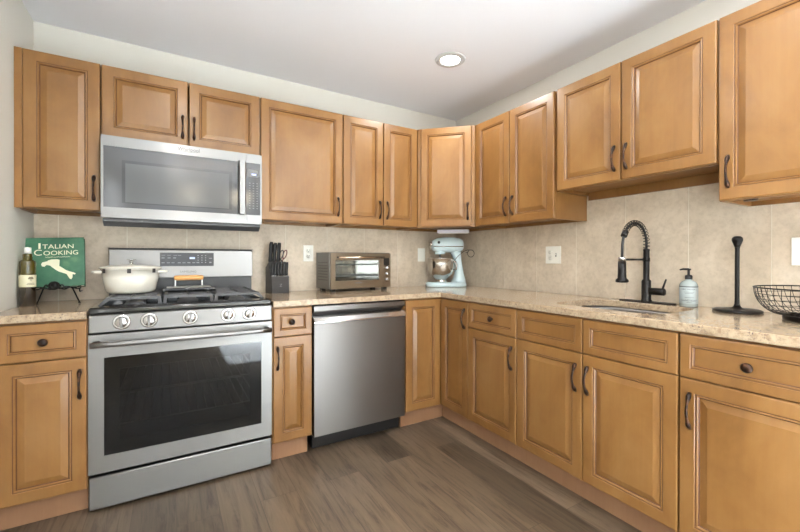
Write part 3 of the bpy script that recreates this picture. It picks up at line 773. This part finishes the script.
plate('wide ivory outlet and switch plate on the right wall left of the faucet', -1.0625, 1.1435, 0.122, 0.117, 'os', RZ)
plate('ivory outlet plate above the wire basket at the right edge', -2.304, 1.1485, 0.118, 0.117, 'so', RZ)

# ------------------------------------------------------------------ under-cabinet light in the corner
r = thing('undercabinet_light', 'small pale light bar under the corner wall cabinet', 'light', (-0.290, -0.330, UZ0 - 0.0005), -PI / 4)
bm = BM(); box(bm, -0.125, 0.125, -0.03, 0.03, -0.028, -0.0005, 0, 0.003); obj('housing', bm, LIGHTBAR, r)
bm = BM(); box(bm, -0.115, 0.115, -0.022, 0.022, -0.031, -0.0282); obj('diffuser', bm, PLATE, r)

# ------------------------------------------------------------------ left counter: oil bottle, cookbook, easel
CTZ = CT + 0.0006
r = thing('oil_bottle', 'olive oil bottle with cream label beside the cookbook', 'bottle', (-2.7960, -0.275, CTZ))
bm = BM(); lathe(bm, [(0.001, 0), (0.027, 0), (0.0300, 0.004), (0.0300, 0.150)], seg=28, cap=False)
lathe(bm, [(0.0300, 0.150), (0.0300, 0.208), (0.0285, 0.214), (0.0225, 0.219), (0.0180, 0.222), (0.0178, 0.246), (0.0150, 0.250), (0.001, 0.250)], seg=28, mi=1, cap=False)
obj('glass', bm, [OILD, OILG], r)
bm = BM(); lathe(bm, [(0.0303, 0.092), (0.0306, 0.093), (0.0306, 0.148), (0.0303, 0.149)], seg=36, cap=False); lb = obj('label', bm, LABELM, r)
bm = BM()
def on_cyl(bm, rad, a0, a1, z0, z1, n=6):
    for i in range(n):
        p, q = a0 + (a1 - a0) * i / n, a0 + (a1 - a0) * (i + 1) / n
        f = bm.faces.new([bm.verts.new((rad * math.cos(t), rad * math.sin(t), z)) for t, z in ((p, z0), (q, z0), (q, z1), (p, z1))])
A0 = math.radians(-62)
for da, z, w_ in ((0.12, 0.109, 0.42), (0.12, 0.1035, 0.5)): on_cyl(bm, 0.0309, A0 + da - w_, A0 + da + w_, z, z + 0.0022)
on_cyl(bm, 0.0309, A0 + 0.08, A0 + 0.16, 0.120, 0.131, 2)
for k, hw in enumerate((0.30, 0.34, 0.30, 0.20)): on_cyl(bm, 0.0309, A0 + 0.12 - hw, A0 + 0.12 + hw, 0.129 + 0.003 * k, 0.132 + 0.003 * k)
obj('label_print', bm, mat('label_ink', srgb(120, 112, 84), 0.6), lb)
bm = BM(); lathe(bm, [(0.0120, 0.2505), (0.0135, 0.252), (0.0135, 0.276), (0.0120, 0.280), (0.001, 0.281)], seg=24); obj('cap', bm, PLATE, r)

lean = math.radians(16)
r = thing('cookbook', 'green Italian cookbook standing upright on a black easel', 'book', (-2.7125, -0.200, CT + 0.083))
BW, BH, BT = 0.2325, 0.262, 0.026
Mb = Matrix.Rotation(-lean, 4, 'X') @ Matrix.Rotation(math.radians(-3.0), 4, 'Y')
def bpart(name, bm, m, par=None):
    bmesh.ops.transform(bm, matrix=Mb, verts=bm.verts); return obj(name, bm, m, par or r)
bm = BM(); box(bm, -BW / 2, BW / 2, -0.003, 0, 0, BH, 0, 0.001); cv = bpart('front_cover', bm, GREENM)
bm = BM(); box(bm, -BW / 2, BW / 2, BT, BT + 0.003, 0, BH); bpart('back_cover', bm, SPINE)
bm = BM(); box(bm, -BW / 2, -BW / 2 + 0.003, 0.0002, BT - 0.0002, 0, BH); bpart('spine', bm, SPINE)
bm = BM(); box(bm, -BW / 2 + 0.0032, BW / 2 - 0.005, 0.0002, BT - 0.0002, 0.004, BH - 0.004); bpart('pages', bm, PAPER)
def btext(body, size, x0, x1, z):
    """a row of cover lettering fitted between x0 and x1, capitals standing on z"""
    o = text('title', body, size, BCREAM, cv, (0, 0, 0), (0, 0, 0), 1.0, 0.0003)
    xs = [v.co.x for v in o.data.vertices]; ys = [v.co.y for v in o.data.vertices]; k = (x1 - x0) / (max(xs) - min(xs))
    o.data.transform(Mb @ Matrix.Translation((x0, -0.0036, z)) @ Matrix.Rotation(PI / 2, 4, 'X') @ Matrix.Diagonal((k, 1, 1, 1)) @ Matrix.Translation((-min(xs), -min(ys), 0)))
    return o
btext('I', 0.044, -0.062, -0.054, 0.203); btext('TALIAN', 0.033, -0.047, 0.074, 0.203)
btext('C', 0.044, -0.078, -0.049, 0.168); btext('OOKING', 0.033, -0.043, 0.092, 0.168)
bm = BM()
tube(bm, [(-0.036 + 0.096 * k / 40, -0.0035, 0.157 + 0.0022 * math.sin(k * 1.9) + 0.001 * math.sin(k * 0.7)) for k in range(41)], 0.0009, 5)
bpart('subtitle', bm, BCREAM, cv)
IT = [(0.000, 0.778), (0.039, 0.870), (0.157, 0.889), (0.196, 0.951), (0.294, 0.994), (0.373, 0.951), (0.451, 1.000), (0.529, 0.957), (0.514, 0.895), (0.455, 0.864), (0.455, 0.778), (0.510, 0.679), (0.608, 0.574), (0.706, 0.463), (0.824, 0.377), (0.922, 0.333), (1.000, 0.272), (0.965, 0.216), (0.902, 0.253), (0.886, 0.185), (0.902, 0.099), (0.867, 0.000), (0.820, 0.025), (0.835, 0.130), (0.804, 0.210), (0.725, 0.265), (0.627, 0.327), (0.510, 0.395), (0.424, 0.481), (0.333, 0.593), (0.255, 0.704), (0.157, 0.741), (0.098, 0.660), (0.027, 0.685)]
bm = BM(); vs = [bm.verts.new((-0.052 + 0.134 * x, -0.0035, 0.036 + 0.110 * z)) for x, z in IT]; bm.faces.new(vs); bmesh.ops.triangulate(bm, faces=bm.faces)
bpart('country_map', bm, BCREAM, cv)

r = thing('book_easel', 'black wrought iron easel holding the green cookbook', 'easel', (-2.7125, -0.200, CTZ))
bm = BM()
for k in range(2):
    tube(bm, [(-0.105 + 0.21 * j / 28, -0.016 + 0.004 * math.sin(j * 1.1 + k * PI), 0.078 + 0.005 * math.sin(j * 0.9 + k * 2) + 0.004 * k) for j in range(29)], 0.0032, 7)
for sx_ in (-0.098, 0.098): tube(bm, [(sx_, -0.016, 0.078), (sx_, -0.014, 0.062), (sx_, -0.004, 0.058), (sx_, 0.050, 0.058)], 0.003, 7)
obj('ledge', bm, MATBLK, r)
bm = BM(); lathe(bm, [(0.020, 0.010), (0.021, 0.014), (0.015, 0.017), (0.014, 0.014), (0.008, 0.017), (0.001, 0.019)], (0.0, -0.004, 0.092), 'y', 20); lathe(bm, [(0.022, 0.009), (0.022, 0.0135), (0.019, 0.0135)], (0.0, -0.004, 0.092), 'y', 20)
for s in (-1, 1):
    tube(bm, [(s * (0.022 + 0.03 * t), -0.017, 0.087 + 0.010 * math.sin(t * PI * 2)) for t in [j / 10 for j in range(11)]], 0.0028, 6)
obj('rosette', bm, MATBLK, r)
for (x0, x1, y0, y1) in ((-0.040, -0.060, -0.015, -0.030), (0.070, 0.100, -0.015, -0.030), (-0.098, -0.100, 0.05, 0.10)):
    bm = BM(); tube(bm, [(x0, y0, 0.078 if y0 < 0 else 0.058), (x1, y1, 0.006)], 0.0032, 8); lathe(bm, [(0.001, 0.0), (0.0055, 0.002), (0.0055, 0.006), (0.001, 0.009)], (x1, y1, 0), seg=10); obj('leg', bm, MATBLK, r)

# ------------------------------------------------------------------ knife block, knives, scissors
KX, KY = -1.5990, -0.170
r = thing('knife_block', 'charcoal knife block on the counter right of the range', 'knife block', (KX, KY, CTZ), math.radians(5))
bm = BM(); prism(bm, [(0.015, 0), (0.120, 0), (0.120, 0.150), (0.050, 0.205), (0.0485, 0.113), (0.0, 0.113), (0.0, 0)] if False else [(0.0, 0), (0.135, 0), (0.135, 0.170), (0.062, 0.208), (0.040, 0.113), (0.0, 0.113)], YZ, -0.058, 0.058, bev=0.003); kb = obj('block', bm, CHAR, r)
text('logo', 'Z', 0.026, INK, kb, (0.002, -0.0008, 0.052), sx=1.1)
def knife(label, x, y, z, L, w, tilt, group, blade):
    t = thing('kitchen_knife', label, 'knife', (0, 0, 0), 0, group)
    t.location = Vector((KX, KY, CTZ)) + Matrix.Rotation(math.radians(5), 3, 'Z') @ Vector((x, y, z)); t.rotation_euler = (tilt, 0, math.radians(5))
    bm = BM(); pts = [(0, 0.0, 0.004), (0, 0, 0.012), (0, 0, L * 0.35), (0, 0.001, L * 0.65), (0, -0.001, L * 0.88), (0, -0.003, L)]
    tube(bm, pts, [w * 0.85, w, w * 0.86, w, w * 1.05, w * 0.75], 10, flat=0.62); obj('handle', bm, BLACK, t)
    bm = BM(); box(bm, -w * 0.62, w * 0.62, -w * 0.8, w * 0.8, 0.0005, 0.004); obj('bolster', bm, CHROME, t)
    return t
tl = math.radians(12)
for i, (x, L, lb) in enumerate(((-0.044, 0.128, 'leftmost'), (-0.019, 0.122, 'second from left'), (0.008, 0.124, 'third from left'))):
    knife('black-handled large knife, %s in the top row of the knife block' % lb, x, 0.078, 0.2025, L + 0.012, 0.0130, tl, 'large knives in the knife block', 0)
for i, lb in enumerate(('leftmost', 'second from left', 'third from left', 'third from right', 'second from right', 'rightmost')):
    knife('black-handled steak knife, %s in the lower row of the knife block' % lb, -0.048 + 0.0192 * i, 0.018, 0.1135, 0.092, 0.0084, math.radians(4), 'steak knives in the knife block', 0)
t = thing('kitchen_scissors', 'dark red and black kitchen scissors standing in the knife block', 'scissors', (0, 0, 0))
t.location = Vector((KX, KY, CTZ)) + Matrix.Rotation(math.radians(5), 3, 'Z') @ Vector((0.038, 0.086, 0.198)); t.rotation_euler = (tl, 0, math.radians(5))
for s, mm in ((-1, BLACK), (1, DRED)):
    bm = BM(); cx = -0.010 if s < 0 else 0.016
    tube(bm, [(cx + 0.012 * math.cos(a) + 0.010 * math.sin(a) * 0.6, 0.003 * s, 0.060 + 0.030 * math.sin(a)) for a in [2 * PI * k / 18 for k in range(18)]], 0.0036, 7, closed=True)
    tube(bm, [(cx - 0.006, 0.003 * s, 0.033), (0.0, 0.003 * s, 0.006)], 0.0045, 7); obj('handle', bm, mm, t)
bm = BM(); box(bm, -0.007, 0.007, -0.002, 0.002, 0.0005, 0.012); obj('pivot', bm, CHROME, t)

# ------------------------------------------------------------------ toaster oven
TW, TH, TDp = 0.488, 0.257, 0.236
r = thing('toaster_oven', 'bronze-toned toaster oven with glass door and three knobs', 'toaster oven', (-1.294, -0.268, CTZ), math.radians(4.5))
# local: x 0..TW, y 0 (front) .. TDp, z 0.016..
zb = 0.018; zt = 0.018 + TH - 0.002
bm = BM(); dx1 = TW * 0.848; t = 0.012
box(bm, 0, t, 0.012, TDp, zb, zt); box(bm, t, TW, 0.012, TDp, zt - t, zt); box(bm, t, TW, 0.012, TDp, zb, zb + t); box(bm, t, TW - t, TDp - t, TDp, zb + t, zt - t); box(bm, TW - t, TW, 0.012, TDp, zb + t, zt - t); box(bm, dx1, dx1 + t, 0.012, TDp - t, zb + t, zt - t)
sh = obj('shell', bm, SHELLG, r)
bm = BM()
for j in range(7):
    for i in range(9): box(bm, -0.0006, 0.0002, 0.045 + 0.018 * i, 0.057 + 0.018 * i, zb + 0.06 + 0.020 * j, zb + 0.066 + 0.020 * j)
obj('side_vents', bm, CHAR, sh)
bm = BM(); box(bm, t + 0.001, dx1 - 0.001, TDp - t - 0.006, TDp - t - 0.002, zb + t + 0.001, zt - t - 0.001); box(bm, t + 0.001, dx1 - 0.001, 0.02, TDp - t - 0.006, zb + t + 0.0005, zb + t + 0.003)
box(bm, dx1 - 0.004, dx1 - 0.001, 0.02, TDp - t - 0.006, zb + t + 0.004, zt - t - 0.001); obj('cavity_lining', bm, BOWL, r)
for zr in (0.105, 0.185):
    bm = BM(); tube(bm, [(0.02, 0.025, zr), (dx1 - 0.012, 0.025, zr), (dx1 - 0.012, TDp - 0.03, zr), (0.02, TDp - 0.03, zr)], 0.002, 6, closed=True)
    for k in range(1, 14): tube(bm, [(0.02 + (dx1 - 0.032) * k / 14, 0.025, zr), (0.02 + (dx1 - 0.032) * k / 14, TDp - 0.03, zr)], 0.0012, 5)
    obj('oven_rack', bm, RACK, r)
def fx(p): return (p - 190) / 530 * TW
def fz(p): return zt - (p - 110) / 320 * (TH - 0.002)
bm = BM(); a0, a1, b0, b1 = fx(196), fx(640), fz(428), fz(116); q0, q1, s0, s1 = fx(232), fx(612), fz(357), fz(178)
for q in ((a0, q0, b0, b1), (q1, a1, b0, b1), (q0, q1, b0, s0), (q0, q1, s1, b1)): box(bm, q[0], q[1], -0.002, 0.0115, q[2], q[3])
bmesh.ops.remove_doubles(bm, verts=bm.verts, dist=1e-5); dr = obj('door', bm, BLKST, r)
bm = BM(); box(bm, q0, q1, 0.003, 0.006, s0, s1); obj('door_glass', bm, CLGLASS, dr)
bm = BM(); hzz = fz(155); tube(bm, [(fx(245), -0.032, hzz), (fx(640), -0.032, hzz)], 0.0075, 12)
obj('handle', bm, mat('handle_steel', srgb(200, 184, 164), 0.22, 1.0), dr)
for x in (fx(250), fx(634)):
    bm = BM(); box(bm, x - 0.006, x + 0.006, -0.030, -0.0022, hzz - 0.006, hzz + 0.006); obj('handle_bracket', bm, BLACK, dr)
bm = BM(); box(bm, fx(395), fx(456), -0.0028, -0.0021, fz(384), fz(376)); obj('badge', bm, INK, dr)
bm = BM(); box(bm, a1 + 0.001, TW, -0.002, 0.0115, b0, b1); cp = obj('control_panel', bm, BLKST, r)
bm = BM(); box(bm, fx(655), fx(706), -0.003, -0.0021, fz(225), fz(160)); obj('display', bm, ENAMEL, cp)
for pz in (247, 303, 357):
    bm = BM(); lathe(bm, [(0.0165, 0.002), (0.0165, 0.006), (0.013, 0.008), (0.013, 0.020), (0.010, 0.0225), (0.001, 0.023)], (fx(682), 0, fz(pz)), 'y', 22); obj('knob', bm, CHROME, cp)
for x in (0.02, TW - 0.05):
    for y in (0.02, TDp - 0.05):
        bm = BM(); box(bm, x, x + 0.03, y, y + 0.03, 0, zb - 0.0005); obj('foot', bm, BLACK, r)

# ------------------------------------------------------------------ stand mixer
MXA = 2.80
r = thing('stand_mixer', 'pale aqua stand mixer with steel bowl in the corner', 'stand mixer', (-0.249, -0.187, CTZ), MXA)
r.scale = (0.96, 0.96, 1.045)
# local +x points towards the head's front
def ring_yz(bm, prof, seg=24, mi=0, power=2.0):
    """prof: list of (x, half width, z low, z high): superellipse sections along x"""
    rings = []
    for (x, w, z0, z1) in prof:
        cz, hz = (z0 + z1) / 2, (z1 - z0) / 2; ring = []
        for k in range(seg):
            a = 2 * PI * k / seg; ca, sa = math.cos(a), math.sin(a); e = 2 / power
            ring.append(bm.verts.new((x, w * math.copysign(abs(ca) ** e, ca), cz + hz * math.copysign(abs(sa) ** e, sa))))
        rings.append(ring)
    for a, b in zip(rings, rings[1:]):
        for k in range(seg):
            f = bm.faces.new((a[k], a[(k + 1) % seg], b[(k + 1) % seg], b[k])); f.smooth = True; f.material_index = mi
    for q in (rings[0], rings[-1]): f = bm.faces.new(q); f.material_index = mi
def ring_xy(bm, prof, seg=28, power=2.6):
    """prof: list of (z, x back, x front, half width)"""
    rings = []
    for (z, x0, x1, w) in prof:
        cx, hx = (x0 + x1) / 2, (x1 - x0) / 2; ring = []
        for k in range(seg):
            a = 2 * PI * k / seg; ca, sa = math.cos(a), math.sin(a); e = 2 / power
            ring.append(bm.verts.new((cx + hx * math.copysign(abs(ca) ** e, ca), w * math.copysign(abs(sa) ** e, sa), z)))
        rings.append(ring)
    for a, b in zip(rings, rings[1:]):
        for k in range(seg):
            f = bm.faces.new((a[k], a[(k + 1) % seg], b[(k + 1) % seg], b[k])); f.smooth = True
    for q in (rings[0], rings[-1]): bm.faces.new(q)
bm = BM(); ring_xy(bm, [(0.0, -0.172, 0.180, 0.104), (0.004, -0.176, 0.184, 0.108), (0.024, -0.176, 0.184, 0.108), (0.034, -0.170, 0.176, 0.100), (0.037, -0.160, 0.160, 0.085)]); obj('base', bm, AQUA, r)
bm = BM(); ring_xy(bm, [(0.030, -0.172, -0.035, 0.075), (0.060, -0.166, -0.060, 0.062), (0.11, -0.150, -0.078, 0.050), (0.17, -0.138, -0.078, 0.045), (0.22, -0.130, -0.064, 0.045), (0.262, -0.128, -0.040, 0.048), (0.285, -0.126, -0.030, 0.048)]); obj('column', bm, AQUA, r)
bm = BM(); ring_yz(bm, [(-0.150, 0.020, 0.305, 0.340), (-0.146, 0.040, 0.292, 0.362), (-0.132, 0.056, 0.280, 0.380), (-0.10, 0.064, 0.272, 0.390), (-0.05, 0.068, 0.266, 0.394), (0.03, 0.067, 0.268, 0.393), (0.085, 0.062, 0.270, 0.386), (0.115, 0.052, 0.278, 0.374), (0.130, 0.038, 0.290, 0.360), (0.134, 0.024, 0.302, 0.346)], power=2.5); hd = obj('motor_head', bm, AQUA, r)
bm = BM(); ring_yz(bm, [(-0.134, 0.0575, 0.312, 0.322), (-0.10, 0.0660, 0.312, 0.322), (-0.05, 0.0700, 0.312, 0.322), (0.03, 0.0692, 0.312, 0.322), (0.085, 0.0645, 0.312, 0.322), (0.115, 0.0548, 0.312, 0.322), (0.129, 0.041, 0.312, 0.322)], power=6); obj('trim_band', bm, mat('trim_band_silver', srgb(176, 184, 186), 0.25, 0.9), hd)
bm = BM(); lathe(bm, [(0.019, 0.128), (0.019, 0.146), (0.016, 0.149), (0.001, 0.150)], (0, 0, 0.334), 'x', 20); obj('hub_cap', bm, BOWL, hd)
bm = BM(); lathe(bm, [(0.011, 0.060), (0.011, 0.0668), (0.006, 0.069)], (0.088, 0, 0.348), 'y', 14)
bmesh.ops.scale(bm, vec=(1, -1, 1), verts=bm.verts); obj('lock_lever', bm, BLACK, hd)
BX = 0.050
bm = BM(); lathe(bm, [(0.042, 0.262), (0.046, 0.266), (0.046, 0.290)], (BX + 0.010, 0, 0), seg=24); lathe(bm, [(0.047, 0.256), (0.047, 0.262)], (BX + 0.010, 0, 0), seg=24); obj('planetary', bm, AQUA, hd)
bm = BM(); lathe(bm, [(0.0065, 0.17), (0.0065, 0.262)], (BX + 0.010, 0, 0), seg=12)
for k in range(6):
    a = PI * k / 6
    tube(bm, [(BX + 0.010 + 0.042 * math.sin(PI * t) * math.cos(a), 0.042 * math.sin(PI * t) * math.sin(a), 0.185 - 0.11 * t) for t in [j / 10 for j in range(11)]] , 0.0014, 5)
    tube(bm, [(BX + 0.010 - 0.042 * math.sin(PI * t) * math.cos(a), -0.042 * math.sin(PI * t) * math.sin(a), 0.185 - 0.11 * t) for t in [j / 10 for j in range(11)]] , 0.0014, 5)
obj('whisk', bm, CHROME, hd)
bm = BM(); lathe(bm, [(0.048, 0.0372), (0.050, 0.042), (0.044, 0.052), (0.046, 0.058), (0.070, 0.074), (0.098, 0.104), (0.113, 0.145), (0.1165, 0.185), (0.117, 0.219), (0.120, 0.2205), (0.1205, 0.223), (0.115, 0.223), (0.1145, 0.185), (0.110, 0.145), (0.095, 0.106), (0.066, 0.077), (0.001, 0.066)], (BX, 0, 0), seg=44, cap=False); bw = obj('bowl', bm, BOWL, r)
bm = BM(); tube(bm, [(BX - 0.082, 0.080, 0.198), (BX - 0.098, 0.100, 0.196), (BX - 0.106, 0.108, 0.175), (BX - 0.102, 0.102, 0.140), (BX - 0.084, 0.082, 0.130)], [0.007, 0.0085, 0.0085, 0.0085, 0.007], 10, flat=0.6); obj('bowl_handle', bm, CHROME, bw)
bm = BM()
pts = []
for k in range(25):
    t = k / 24
    pts.append((-0.02 - 0.185 * t + 0.0 , 0.060 + 0.010 * math.sin(3 * t), 0.175 + 0.115 * math.sin(min(1, t * 1.15) * PI / 2)))
for k in range(1, 25):
    a = PI / 2 - 2 * PI * 0.92 * k / 24
    pts.append((-0.205 - 0.028 * math.cos(a), 0.060 - 0.02 * k / 24, 0.262 + 0.028 * math.sin(a)))
pts += [(-0.185, 0.03, 0.275), (-0.172, 0.01, 0.268)]
tube(bm, pts, 0.0024, 7); obj('power_cord', bm, CHAR, r)

# ------------------------------------------------------------------ faucet
FX, FY = -0.070, -1.697
r = thing('kitchen_faucet', 'black spring-neck pull-down kitchen faucet behind the sink', 'faucet', (FX, FY, CTZ))
bm = BM(); prism(bm, rrect(-0.028, 0.028, -0.141, 0.141, (0.026,) * 4), XY, 0, 0.006, bev=0.0015); obj('deck_plate', bm, MATBLK, r)
bm = BM(); lathe(bm, [(0.027, 0.0062), (0.0265, 0.010), (0.0225, 0.016), (0.0225, 0.112), (0.0200, 0.118), (0.0145, 0.122), (0.0145, 0.270), (0.016, 0.274), (0.016, 0.280), (0.011, 0.283)], seg=28); obj('post', bm, MATBLK, r)
bm = BM(); lathe(bm, [(0.0185, 0.018), (0.0185, 0.085), (0.0165, 0.089), (0.001, 0.090)], (0, 0, 0.060), 'y', 24)
vl = obj('valve_body', bm, MATBLK, r)
bm = BM(); tube(bm, [(0, -0.078, 0.070), (0, -0.086, 0.095), (0, -0.096, 0.126)], [0.006, 0.005, 0.0042], 10); obj('lever', bm, MATBLK, vl)
arc = [(0, 0, 0.283), (0, 0, 0.312)] + [(-0.107 + 0.107 * math.cos(a), 0, 0.312 + 0.102 * math.sin(a)) for a in [math.radians(d) for d in range(8, 153, 8)]]
bm = BM(); tube(bm, arc, 0.0062, 10); obj('hose', bm, BLACK, r)
# helical spring round the arc
bm = BM(); sp = []; Ls = [0.0]
P3 = [Vector(p) for p in arc]
for a, b in zip(P3, P3[1:]): Ls.append(Ls[-1] + (b - a).length)
turns = 18; NS = turns * 14
for k in range(NS + 1):
    s = Ls[-1] * k / NS; i = max(j for j in range(len(Ls)) if Ls[j] <= s + 1e-9); i = min(i, len(P3) - 2)
    u = (s - Ls[i]) / (Ls[i + 1] - Ls[i]); p = P3[i].lerp(P3[i + 1], u); tg = (P3[min(i + 2, len(P3) - 1)] - P3[max(i - 0, 0)]).normalized()
    nrm = Vector((0, 1, 0)).cross(tg).normalized(); a = 2 * PI * turns * k / NS
    sp.append(p + (nrm * math.cos(a) + Vector((0, 1, 0)) * math.sin(a)) * 0.0142)
tube(bm, sp, 0.0018, 6); obj('spring', bm, MATBLK, r)
e = arc[-1]
bm = BM(); tg = (Vector(arc[-1]) - Vector(arc[-2])).normalized()
tube(bm, [Vector(e) - tg * 0.008, Vector(e) + tg * 0.020], 0.0150, 14); obj('spring_collar', bm, MATBLK, r)
bm = BM(); tube(bm, [Vector(e) + tg * 0.020, (-0.217, 0, 0.332), (-0.2250, 0, 0.30), (-0.2275, 0, 0.238)], 0.0066, 10); obj('lower_hose', bm, BLACK, r)
bm = BM(); lathe(bm, [(0.0165, 0.2385), (0.0175, 0.236), (0.0175, 0.215)], (-0.2275, 0, 0), seg=20); cl = obj('spray_collar', bm, CHROME, r)
bm = BM(); lathe(bm, [(0.0185, 0.2148), (0.0190, 0.160), (0.0200, 0.134), (0.0285, 0.126), (0.0295, 0.116), (0.024, 0.112), (0.001, 0.112)], (-0.2275, 0, 0), seg=24)
box(bm, -0.2275 + 0.017, -0.2275 + 0.026, -0.005, 0.005, 0.150, 0.185, 0, 0.002); obj('spray_head', bm, MATBLK, r)
bm = BM(); tube(bm, [(-0.013, 0, 0.226), (-0.2095, 0, 0.226)], 0.005, 10); lathe(bm, [(0.017, 0.216), (0.017, 0.236)], (0, 0, 0), seg=20); obj('holder_arm', bm, MATBLK, r)

# ------------------------------------------------------------------ soap bottle
r = thing('soap_bottle', 'pale blue-grey hand soap bottle with black pump beside the faucet', 'soap dispenser', (-0.068, -1.893, CTZ), RZ + 0.45)
bm = BM(); lathe(bm, [(0.001, 0), (0.035, 0), (0.0375, 0.004), (0.0375, 0.098), (0.0365, 0.106), (0.030, 0.118), (0.019, 0.125), (0.0135, 0.127), (0.0135, 0.131)], seg=32); obj('bottle', bm, SOAPM, r)
bm = BM(); lathe(bm, [(0.0378, 0.014), (0.0381, 0.0145), (0.0381, 0.0925), (0.0378, 0.093)], seg=40, cap=False); lb = obj('label', bm, SOAPL, r)
bm = BM(); lathe(bm, [(0.0383, 0.0935), (0.0385, 0.094), (0.0385, 0.0975), (0.0383, 0.098)], seg=40, cap=False); obj('label_band', bm, GREYPL, lb)
def cyl_text(body, size, z, m, par, R=0.0383, track=1.0):
    o = text('label_text', body, size, m, par, (0, 0, 0), (0, 0, 0), 1.0, 0.0, track)
    for v in o.data.vertices:
        a = v.co.x / R - PI / 2; v.co = Vector((R * math.cos(a), R * math.sin(a), z + v.co.y))
    return o
cyl_text("MRS. MEYER'S", 0.0110, 0.083, DINK, lb); cyl_text('HAND SOAP', 0.0120, 0.030, DINK, lb)
bm = BM()
for z, w_ in ((0.070, 0.55), (0.064, 0.45), (0.044, 0.5), (0.020, 0.3)): on_cyl(bm, 0.0383, -PI / 2 - w_, -PI / 2 + w_, z, z + 0.0012)
obj('label_lines', bm, DINK, lb)
bm = BM(); lathe(bm, [(0.0150, 0.1312), (0.0155, 0.133), (0.0155, 0.148), (0.011, 0.152), (0.0055, 0.153), (0.0055, 0.174), (0.010, 0.1755), (0.010, 0.182), (0.001, 0.183)], seg=22)
tube(bm, [(0, 0, 0.179), (-0.022, 0, 0.180), (-0.036, 0, 0.176)], [0.0055, 0.0048, 0.0036], 8); obj('pump', bm, BLACK, r)

# ------------------------------------------------------------------ paper towel holder
r = thing('paper_towel_holder', 'empty dark bronze upright paper towel holder right of the soap', 'paper towel holder', (-0.120, -2.100, CTZ))
bm = BM(); lathe(bm, [(0.001, 0), (0.084, 0), (0.087, 0.003), (0.086, 0.009), (0.078, 0.013), (0.030, 0.014), (0.020, 0.017), (0.013, 0.024)], seg=44, cap=False); obj('base', bm, MATBLK, r)
bm = BM(); lathe(bm, [(0.013, 0.0241), (0.0095, 0.034), (0.0085, 0.060), (0.0085, 0.272), (0.0095, 0.280)], seg=18); obj('rod', bm, MATBLK, r)
bm = BM(); lathe(bm, [(0.0098, 0.2805), (0.0120, 0.288), (0.0175, 0.303), (0.0200, 0.312), (0.0185, 0.321), (0.0120, 0.3275), (0.001, 0.329)], seg=22); obj('finial', bm, MATBLK, r)

# ------------------------------------------------------------------ wire basket
r = thing('wire_basket', 'dark wire fruit basket, empty, at the right edge of the counter', 'basket', (-0.205, -2.371, CTZ))
bp = lambda t: (0.098 + (0.182 - 0.098) * math.sin(t * PI / 2) ** 0.85, 0.020 + 0.101 * (1 - math.cos(t * PI / 2)) ** 0.9)
bm = BM(); lathe(bm, [(0.094, 0.0), (0.100, 0.0), (0.100, 0.016), (0.097, 0.020), (0.094, 0.018)], seg=40, cap=False); lathe(bm, [(0.094, 0.0), (0.094, 0.018)], seg=40, cap=False); obj('foot_ring', bm, MATBLK, r)
bm = BM()
for k in range(44):
    a = 2 * PI * k / 44
    tube(bm, [(bp(t)[0] * math.cos(a + 0.10 * t), bp(t)[0] * math.sin(a + 0.10 * t), bp(t)[1]) for t in [j / 8 for j in range(9)]], 0.0011, 5)
for t in (0.0, 0.2, 0.38, 0.55, 0.70, 0.84):
    R_, z_ = bp(t); tube(bm, [(R_ * math.cos(2 * PI * k / 48), R_ * math.sin(2 * PI * k / 48), z_) for k in range(48)], 0.0011, 5, closed=True)
for k in range(-4, 5):
    x = 0.022 * k; h_ = math.sqrt(max(0.0, 0.098 ** 2 - x * x)); tube(bm, [(x, -h_, 0.020), (x, h_, 0.020)], 0.0010, 5); tube(bm, [(-h_, x, 0.021), (h_, x, 0.021)], 0.0010, 5)
obj('wire_mesh', bm, MATBLK, r)
bm = BM(); R_, z_ = bp(1.0); tube(bm, [(R_ * math.cos(2 * PI * k / 56), R_ * math.sin(2 * PI * k / 56), z_) for k in range(56)], 0.0026, 8, closed=True); obj('rim', bm, MATBLK, r)

# ------------------------------------------------------------------ pendant lamps behind the viewer (seen as reflections)
for p, lb in zip(PENDANTS, ('frosted bowl pendant lamp behind the viewer, a bright streak in the brushed steel', 'frosted bowl pendant lamp behind the viewer, mirrored in the microwave door')):
    r = thing('pendant_lamp', lb, 'pendant lamp', p, 0, 'pendant lamps behind the viewer')
    bm = BM(); lathe(bm, [(0.001, 0.0), (0.05, 0.004), (0.09, 0.03), (0.115, 0.08), (0.125, 0.14), (0.122, 0.14), (0.112, 0.08), (0.087, 0.033), (0.048, 0.008), (0.001, 0.004)], seg=32, cap=False)
    obj('bowl_shade', bm, SHADE, r)
    bm = BM(); tube(bm, [(0, 0, 0.15), (0, 0, ZC - p[2] - 0.02)], 0.004, 8); lathe(bm, [(0.055, ZC - p[2] - 0.022), (0.055, ZC - p[2] - 0.0005)], seg=24); obj('stem', bm, MATBLK, r)
    bm = BM()
    for k in range(3):
        a = 2 * PI * k / 3; tube(bm, [(0.118 * math.cos(a), 0.118 * math.sin(a), 0.138), (0, 0, 0.20)], 0.0025, 6)
    obj('hanger', bm, MATBLK, r)

r = thing('area_rug', 'large off-white rug on the floor behind the viewer', 'rug', (-0.35, -4.05, 0.001))  # unseen reflector, added to throw the spots' light upwards
bm = BM(); box(bm, -1.35, 1.35, -1.15, 1.15, 0, 0.012, 0, 0.004); obj('pile', bm, mat('rug_wool', srgb(236, 236, 236), 0.9), r)
